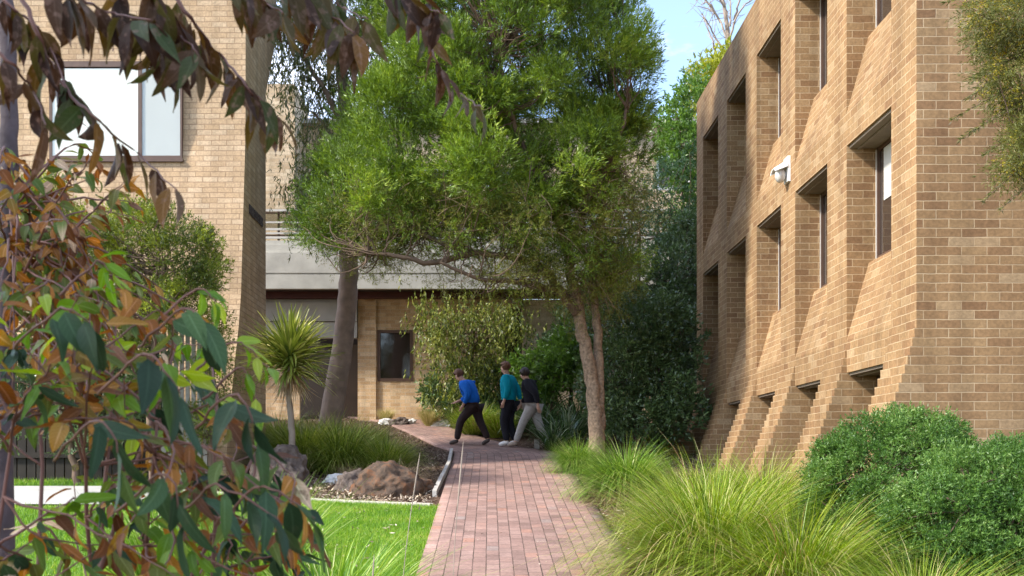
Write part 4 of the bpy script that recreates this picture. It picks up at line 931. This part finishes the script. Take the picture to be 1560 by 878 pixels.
# ---------------------------------------------------------------- foreground sapling and shrub
rf = np.random.default_rng(77)
def leafy(name_mb, pts, rads, nleaf, Lr, Wr, start=.25, hang=.75, r=rf, bend=(.1, .7)):
    P, ra = smooth_pts(pts, rads, 6, .002); name_mb.tube(P, ra, 6)
    P = np.array(P); n = len(P); Pb = []; D = []; N = []
    for k in range(nleaf):
        t = start+(1-start)*(k+.5)/nleaf; i = min(n-2, int(t*(n-1))); p = P[i]+(P[i+1]-P[i])*r.random(); d = nrm(P[i+1]-P[i])
        side = nrm(np.cross(d, [0, 0, 1.]))*(1 if k % 2 else -1)
        dd = nrm(d*.55+side*r.uniform(.2, .7)+np.array([0, 0, -hang*r.uniform(.5, 1.5)])+r.normal(0, .15, 3))
        Pb.append(p+dd*.008); D.append(dd); N.append(nrm(np.array([0, -.35, .8])+r.normal(0, .55, 3)))
    m = len(Pb)
    return np.array(Pb), np.array(D), np.array(N), r.uniform(*Lr, m), r.uniform(*Wr, m), r.uniform(*bend, m)
def cat(Ls): return [np.concatenate(x) for x in zip(*Ls)]
sap = thing('bronze_leaved_sapling', 'sapling with plum grey stem and bronze leaves hanging across the upper left foreground', 'tree', (-1.29, 3.0, gz(-1.3, 3)))
ST_ = [np.array([-1.30, 3.0, gz(-1.3, 3)-.05]), W(5, 620, 3.0), W(8, 450, 3.0), W(14, 250, 3.0), W(12, 100, 3.0), W(6, -40, 3.0), W(-10, -220, 3.0)]
obj('trunk', MB().tube(*smooth_pts(ST_, [.036, .028, .026, .024, .021, .018, .012], 8, .002), n=12), M['bark_plum'], sap, smooth=True)
mb = MB(); LL = []
# hanging branches seen in the photograph, each with its own distance
big = (.075, .115); bw = (.028, .042)
for pts, Y, n, Lr, Wr, r0 in [
    ([(240, -60), (290, 30), (340, 90), (385, 140), (430, 185)], 2.3, 15, (.075, .115), bw, .005),
    ([(30, -20), (60, 60), (95, 130), (150, 185), (210, 235), (270, 290)], 2.2, 13, (.08, .12), bw, .005),
    ([(60, -60), (110, -10), (170, 20), (230, 30)], 2.0, 12, big, bw, .004),
    ([(200, -70), (235, -10), (265, 40), (300, 80)], 2.1, 15, big, bw, .004),
    ([(160, -70), (190, 10), (225, 60), (270, 90)], 2.2, 14, big, bw, .004),
    ([(-30, -20), (30, 20), (70, 60), (110, 150)], 2.3, 10, big, bw, .004),
    ([(330, -70), (370, -30), (400, 0), (430, 20)], 2.2, 11, (.08, .115), bw, .004),
    ([(400, -70), (440, -30), (490, 10), (540, 50)], 2.3, 13, (.09, .13), (.03, .042), .004),
    ([(450, -70), (480, -30), (520, 10), (560, 30)], 2.4, 10, (.08, .12), bw, .004),
    ([(600, -70), (630, -20), (650, 40), (665, 95), (700, 140), (735, 165)], 2.5, 12, (.06, .095), (.018, .028), .003),
    ([(560, -60), (600, -20), (640, 10), (670, 20)], 2.4, 9, (.075, .105), bw, .003),
    ([(-20, 60), (20, 100), (50, 140), (70, 190)], 2.1, 6, (.08, .12), bw, .004)]:
    P = [W(x, y, Y+.12*i*(-1)**i*.3+.03*i) for i, (x, y) in enumerate(pts)]
    LL.append(leafy(mb, P, list(np.linspace(r0, .0013, len(P))), int(n*1.8), Lr, Wr, .15, 1.1))
obj('branches', mb, M['bark_red'], sap, smooth=True)
a = cat(LL); bigobj('crown', bigleaves(*a[:5], a[5], rf), M['bronze'], sap)
# twigs with rust coloured leaves, middle left
mb = MB(); LL = []
for k in range(64):
    s0 = ST_[2] + (ST_[3]-ST_[2])*rf.uniform(-.4, 1.1)
    px = rf.uniform(-10, 300); py = rf.uniform(235, 560)
    if px > 210 and py < 430: px = rf.uniform(0, 180)
    if rf.random() < .3: py = rf.uniform(420, 600)
    e = W(px, py, rf.uniform(2.5, 3.5)); m_ = (s0+e)/2+rf.normal(0, .04, 3)+np.array([0, 0, .05])
    LL.append(leafy(mb, [s0, m_, e], [.004, .003, .001], 13, (.035, .065), (.018, .030), .25, .5, bend=(-.6, 1.4)))
obj('branches', mb, M['bark_red'], sap, smooth=True)
a = cat(LL); bigobj('rust_foliage', bigleaves(*a[:5], a[5], rf, rows=6), M['rust'], sap, 6)
# shrub with blue green and rust leaves, lower left
shb = thing('foreground_shrub', 'tangled shrub with blue green and rust coloured leaves filling the lower left foreground', 'shrub', (-1.05, 2.5, gz(-1, 2.5)))
roots = [np.array([x, y, gz(x, y)-.03]) for x, y in ((-1.15, 2.5), (-.95, 2.7), (-1.3, 2.3), (-.8, 2.6), (-1.0, 3.0))]
mb = MB(); A1 = []; A2 = []; A3 = []
stems = []
for i, (px, py, Y) in enumerate([(60, 520, 2.5), (180, 470, 2.7), (270, 520, 2.6), (330, 600, 2.5), (120, 600, 2.3), (20, 640, 2.2), (240, 640, 2.3), (390, 690, 2.6)]):
    ro = roots[i % 5]; t = W(px, py, Y); P, ra = smooth_pts([ro, ro*.5+t*.5+rf.normal(0, .05, 3), t], [.011, .007, .003], 8, .003); mb.tube(P, ra, 6); stems += P[6:]
stems = np.array(stems)
for k in range(100):
    u = rf.random(); px = 490*u**1.1-10; lo = 430+max(0, px-225)*1.45; py = rf.uniform(min(lo, 775), 900)
    Y = rf.uniform(1.9, 3.0); e = W(px, py, Y)
    d = np.linalg.norm(stems-e, axis=1); s0 = stems[rf.choice(np.argsort(d)[:12])]
    m_ = (s0+e)/2+rf.normal(0, .03, 3)
    v = leafy(mb, [s0, m_, e], [.0032, .0022, .001], 7, (.04, .09), (.02, .036), .3, .55, bend=(-.4, 1.1))
    q = rf.random()
    (A2 if q < (.66 if px < 300 else .50) else A1 if q < .86 else A3).append(v)
for (px, py, Y, ex, ey) in [(300, 440, 2.2, 330, 460), (355, 520, 2.2, 410, 560), (370, 560, 2.2, 400, 640), (150, 400, 2.3, 170, 420), (420, 760, 2.1, 470, 800)]:
    A3.append(leafy(mb, [W(px-60, py+50, Y), W(px, py, Y), W(ex, ey, Y)], [.003, .002, .001], 6, (.05, .07), (.018, .026), .4, .3))
for (px, py, Y, ex, ey) in [(220, 540, 1.75, 275, 600), (360, 600, 1.9, 395, 680), (330, 740, 1.8, 430, 800), (90, 470, 1.9, 140, 500), (150, 640, 1.8, 190, 720), (250, 720, 1.8, 280, 800), (400, 740, 1.9, 480, 790), (280, 470, 2.0, 320, 500)]:
    A1.append(leafy(mb, [W(px-70, py+60, Y+.2), W(px, py, Y), W(ex, ey, Y)], [.003, .002, .001], 5, (.075, .115), (.030, .042), .35, .9))
obj('stem', mb, M['bark_red'], shb, smooth=True)
for nm, A_, mt_ in (('blue_green_foliage', A1, 'bluegreen'), ('rust_foliage', A2, 'rust'), ('fresh_green_foliage', A3, 'freshleaf')):
    a = cat(A_); bigobj(nm, bigleaves(*a[:5], a[5], rf), M[mt_], shb)
rs = np.random.default_rng(4)
sh = thing('added_shade_tree', 'unseen leafy tree added beside the lawn to shade the foreground shrubs', 'tree', (-5.9, -.6, gz(0, -.6)))  # added outside the frame; its crown keeps sun off the foreground leaves
Cs, Os = shell([((-5.0, .5, 6.0), (1.9, 1.9, 1.2)), ((-4.2, 1.0, 5.4), (1.3, 1.4, .8))], 75, rs, inner=.4)
leafobj('crown', clumps(Cs, rs.uniform(.3, .5, len(Cs)), Os, rs, 26, 8, .11, .04, twig=.15, spread=.8), M['euc'], sh)
tb = MB(); Ps, ras = smooth_pts([(-5.9, -.6, gz(0, -.6)-.1), (-5.8, -.4, 2.0), (-5.4, .1, 4.2), (-5.0, .5, 6.2)], [.2, .16, .12, .05], 6, .01); tb.tube(Ps, ras, 10); obj('trunk', tb, M['bark_grey'], sh, smooth=True)
tb = MB(); twig_net(tb, Cs, np.array(Ps[8:]), rs, .03); obj('branches', tb, M['bark_twig'], sh)
# ---------------------------------------------------------------- people
SKIN = plain('skin', (.48, .27, .19), .55, var=.05)
def skinned(name, verts, edges, radii, mat, parent, root=0, sub=2):
    me = bpy.data.meshes.new(name); me.from_pydata([tuple(v) for v in verts], edges, []); me.update()
    o = bpy.data.objects.new('tmp', me); COL.objects.link(o)
    md = o.modifiers.new('s', 'SKIN'); 
    sv = me.skin_vertices[0].data if me.skin_vertices else None
    if sv is None:
        bpy.context.view_layer.objects.active = o; sv = me.skin_vertices[0].data
    for i, q in enumerate(radii): sv[i].radius = (q, q) if not hasattr(q, '__len__') else q; sv[i].use_root = (i == root)
    md.use_smooth_shade = True
    o.modifiers.new('u', 'SUBSURF').levels = sub
    dg = bpy.context.evaluated_depsgraph_get(); m2 = bpy.data.meshes.new_from_object(o.evaluated_get(dg))
    bpy.data.objects.remove(o); m2.name = name; m2.materials.clear(); m2.materials.append(mat)
    m2.polygons.foreach_set('use_smooth', np.ones(len(m2.polygons), dtype=bool))
    return link(name, m2, parent)
def person(label, loc, rz, J, hair, top, legs, shoes, hairlong=False):
    """J: joints (forward, side, up) in metres. local +x is forward"""
    t = thing('person', label, 'person', loc, 'walkers on the path bend'); t.rotation_euler = (0, 0, rz)
    T = {k: np.array(v, float) for k, v in J.items()}
    # body
    names = ['pel', 'wai', 'che', 'nck', 'jaw', 'hed', 'crn']; rad = {'pel': (.11, .085), 'wai': (.10, .08), 'che': (.11, .085), 'nck': .056, 'jaw': .068, 'hed': .098, 'crn': .07}
    vs = []; ed = []; ra = []; ix = {}
    def add(k, p, q, par=None):
        ix[k] = len(vs); vs.append(np.array(p)); ra.append(q)
        if par: ed.append((ix[par], ix[k]))
    prev = None
    for k in names: add(k, T[k], rad[k], prev); prev = k
    f = nrm(T['hed']-T['nck']); fw = nrm(np.array([1, 0, 0])-f*f[0]); 
    add('nose', T['hed']*.55+T['jaw']*.45+fw*.098, .012, 'hed')
    for s in (1, -1):
        S_ = 'l' if s > 0 else 'r'
        add('sh'+S_, T['che']+np.array([-.02, s*.14, .0]), .03, 'che'); add('el'+S_, T['el'+S_], .042, 'sh'+S_); add('wr'+S_, T['wr'+S_], .028, 'el'+S_)
        hd_ = nrm(T['wr'+S_]-T['el'+S_]); add('pa'+S_, T['wr'+S_]+hd_*.07, .033, 'wr'+S_)
        for q in range(4):
            a = T['wr'+S_]+hd_*.12+np.array([(q-1.5)*.02, 0, 0]); add(f'f{q}a'+S_, a, .009, 'pa'+S_); add(f'f{q}b'+S_, a+hd_*(.045+.008*(q in (1, 2)))+np.array([0, -s*.02, 0]), .008, f'f{q}a'+S_)
        add('th'+S_, T['wr'+S_]+hd_*.08+np.array([.045, 0, 0]), .010, 'pa'+S_)
        add('hp'+S_, T['pel']+np.array([0, s*.09, -.06]), .085, 'pel'); add('kn'+S_, T['kn'+S_], .056, 'hp'+S_); add('an'+S_, T['an'+S_], .038, 'kn'+S_); add('to'+S_, T['to'+S_], .032, 'an'+S_)
    skinned('body', vs, ed, ra, SKIN, t, 0, 1)
    # hair
    v, fc = uvs(T['hed']+f*.03-fw*.018, .106, .096, .104, 16, 10)
    hm = MB(); P = np.array(v); keep = ((P-T['hed'])@fw < .045) | ((P-T['hed'])@f > .055)
    P = P+rf.normal(0, .004, P.shape); hm.add(P, [q for q in fc if all(keep[i] for i in q)])
    me = bpy.data.meshes.new('hair'); me.from_pydata(hm.v, [], hm.f); me.materials.append(hair); me.polygons.foreach_set('use_smooth', np.ones(len(me.polygons), dtype=bool)); link('hair', me, t)
    # eyes
    sidev = np.cross(f, fw); em = MB()
    for s in (1, -1): em.add(*uvs(T['hed']*.8+T['jaw']*.2+fw*.082+sidev*s*.032, .011, .011, .009, 8, 6))
    me = bpy.data.meshes.new('eyes'); me.from_pydata(em.v, [], em.f); me.materials.append(M['letters']); link('eyes', me, t)
    # top
    vs, ed, ra, ix = [], [], [], {}
    add('pel', T['pel']+np.array([0, 0, -.09]), (.185, .17)); add('wai', T['wai'], (.185, .165), 'pel'); add('che', T['che'], (.20, .165), 'wai'); add('nk', T['che']*.15+T['nck']*.85, .085, 'che')
    for S_, s in (('l', 1), ('r', -1)):
        add('sh'+S_, T['che']+np.array([0, s*.18, .05]), .108, 'che'); add('el'+S_, T['el'+S_], .072, 'sh'+S_); add('wr'+S_, T['wr'+S_]*.95+T['el'+S_]*.05, .045, 'el'+S_)
    skinned('jumper', vs, ed, ra, top, t, 0, 2)
    vs, ed, ra, ix = [], [], [], {}
    add('pel', T['pel']-np.array([0, 0, .01]), (.165, .145)); 
    for S_, s in (('l', 1), ('r', -1)):
        add('hp'+S_, T['pel']+np.array([0, s*.09, -.09]), .12, 'pel'); add('kn'+S_, T['kn'+S_], .088, 'hp'+S_); add('an'+S_, T['an'+S_]+np.array([0, 0, .0]), .066, 'kn'+S_)
    skinned('trousers', vs, ed, ra, legs, t, 0, 2)
    for S_ in 'lr':
        a = T['an'+S_]; b = T['to'+S_]; d = nrm(b-a); 
        skinned('shoe', [a-d*.04-np.array([0, 0, .02]), a+d*.04-np.array([0, 0, .012]), b, b+d*.05], [(0, 1), (1, 2), (2, 3)], [.045, .048, .045, .03], shoes, t, 0, 2)
    return t
def cloth(n, c): return plain(n, c, .85, var=.12, scale=14, bump=.25, bscale=25, spec=.2)
blue = cloth('blue_fabric', (.01, .12, .50)); teal = cloth('teal_fabric', (.0, .25, .34)); blk = cloth('black_fabric', (.015, .014, .02))
drk = cloth('dark_trouser_fabric', (.035, .022, .022)); grey = cloth('grey_trouser_fabric', (.36, .33, .31))
hb = plain('brown_hair', (.15, .06, .025), .6, var=.3, scale=60, bump=.5, bscale=90); hd2 = plain('dark_hair', (.03, .016, .012), .6, var=.3, scale=60); hr = plain('auburn_hair', (.12, .045, .02), .6, var=.3, scale=60)
wsh = plain('white_shoe', (.75, .72, .7), .6, var=.05); dsh = plain('dark_shoe', (.05, .035, .03), .6); gsh = plain('tan_shoe', (.32, .25, .2), .6)
def ploc(px, Y): x = fx(px, Y); return (x, Y, gz(x, Y)+.03)
A = math.pi-.35
person('person in blue jacket and dark trousers striding left with a strong forward lean', ploc(722, 23.0), A,
  dict(pel=(0, 0, .86), wai=(.05, 0, 1.0), che=(.16, 0, 1.20), nck=(.22, 0, 1.31), jaw=(.29, 0, 1.36), hed=(.33, 0, 1.43), crn=(.34, 0, 1.50),
       ell=(.02, .24, 1.02), wrl=(.14, .22, .82), elr=(.20, -.25, 1.0), wrr=(.38, -.18, .92), knl=(.26, .09, .50), anl=(.34, .09, .10), tol=(.46, .09, .05), knr=(-.10, -.09, .47), anr=(-.28, -.09, .12), tor=(-.18, -.09, .04)), hr, blue, drk, dsh)
person('person in teal jumper, black trousers and white shoes walking left between the two others', ploc(776, 22.6), A,
  dict(pel=(0, 0, .93), wai=(.02, 0, 1.08), che=(.03, 0, 1.30), nck=(.05, 0, 1.44), jaw=(.08, 0, 1.50), hed=(.09, 0, 1.58), crn=(.09, 0, 1.66),
       ell=(-.06, .24, 1.14), wrl=(.03, .22, .92), elr=(-.10, -.24, 1.14), wrr=(-.16, -.22, .92), knl=(.10, .08, .50), anl=(.02, .08, .10), tol=(.15, .08, .05), knr=(.03, -.08, .50), anr=(-.10, -.08, .11), tor=(.02, -.08, .05)), hb, teal, blk, wsh)
person('person in black top and grey trousers walking left at the rear of the group', ploc(810, 22.3), A,
  dict(pel=(-.02, 0, .88), wai=(.0, 0, 1.02), che=(.05, 0, 1.22), nck=(.09, 0, 1.34), jaw=(.13, 0, 1.39), hed=(.15, 0, 1.46), crn=(.15, 0, 1.53),
       ell=(-.16, .24, 1.06), wrl=(-.20, .22, .84), elr=(.16, -.24, 1.04), wrr=(.28, -.2, .88), knl=(.16, .09, .49), anl=(.30, .09, .11), tol=(.42, .09, .07), knr=(-.12, -.09, .46), anr=(-.30, -.09, .13), tor=(-.19, -.09, .05)), hd2, blk, grey, gsh)
# ---------------------------------------------------------------- camera, light, sky
cam = bpy.data.cameras.new('camera'); co = bpy.data.objects.new('camera', cam); COL.objects.link(co)
co.location = (0, 0, EYE); co.rotation_euler = (math.pi/2, 0, 0)
cam.sensor_width = 36; cam.lens = F/1560*36; cam.shift_x = 32/1560; cam.shift_y = 267/1560; cam.clip_end = 2000; cam.clip_start = .05
cam.dof.use_dof = True; cam.dof.focus_distance = 13; cam.dof.aperture_fstop = cam.lens/4.8
SC.camera = co
sd = Vector((-.86, -.31, .74)).normalized()      # towards the sun
sun = bpy.data.lights.new('sun', 'SUN'); so = bpy.data.objects.new('sun', sun); COL.objects.link(so)
sun.energy = 2.8; sun.angle = R(5); sun.color = (1.0, .95, .86); so.rotation_euler = (-sd).to_track_quat('-Z', 'Y').to_euler(); so.location = (0, 0, 30)
w = bpy.data.worlds.new('World'); SC.world = w; w.use_nodes = True; nt = w.node_tree; ns, ln = nt.nodes, nt.links; ns.clear()
out = ns.new('ShaderNodeOutputWorld'); bg = ns.new('ShaderNodeBackground'); sky = ns.new('ShaderNodeTexSky'); sky.sky_type = 'NISHITA'; sky.sun_disc = False
sky.sun_elevation = math.asin(sd.z); sky.sun_rotation = math.atan2(sd.x, sd.y); sky.air_density = 1.0; sky.dust_density = 1.2; sky.ozone_density = 3.5
tc = ns.new('ShaderNodeTexCoord'); mp = ns.new('ShaderNodeMapping'); mp.inputs['Scale'].default_value = (1, 1, 2.6); nz = ns.new('ShaderNodeTexNoise'); nz.inputs['Scale'].default_value = 3.2; nz.inputs['Detail'].default_value = 8; nz.inputs['Roughness'].default_value = .6
ln.new(tc.outputs['Generated'], mp.inputs[0]); ln.new(mp.outputs[0], nz.inputs['Vector'])
cr = ramp(ns, [(.47, (.06,)*3), (.70, (.75,)*3)]); ln.new(nz.outputs['Fac'], cr.inputs[0])
mx = ns.new('ShaderNodeMix'); mx.data_type = 'RGBA'; mx.inputs['B'].default_value = (8.2, 8.6, 9.8, 1)
ln.new(cr.outputs[0], mx.inputs['Factor']); ln.new(sky.outputs[0], mx.inputs['A']); ln.new(mx.outputs['Result'], bg.inputs[0]); ln.new(bg.outputs[0], out.inputs[0])
bg.inputs[1].default_value = .15
vs_ = SC.view_settings; SC.display_settings.display_device = 'sRGB'; vs_.view_transform = 'Standard'; vs_.look = 'None'; vs_.gamma = 1; vs_.exposure = 1.45; vs_.use_curve_mapping = False
SC.cycles.max_bounces = 6; SC.cycles.diffuse_bounces = 4; SC.cycles.glossy_bounces = 3; SC.cycles.transmission_bounces = 4; SC.cycles.transparent_max_bounces = 8
SC.cycles.use_denoising = True
SC.cycles.sample_clamp_indirect = 6
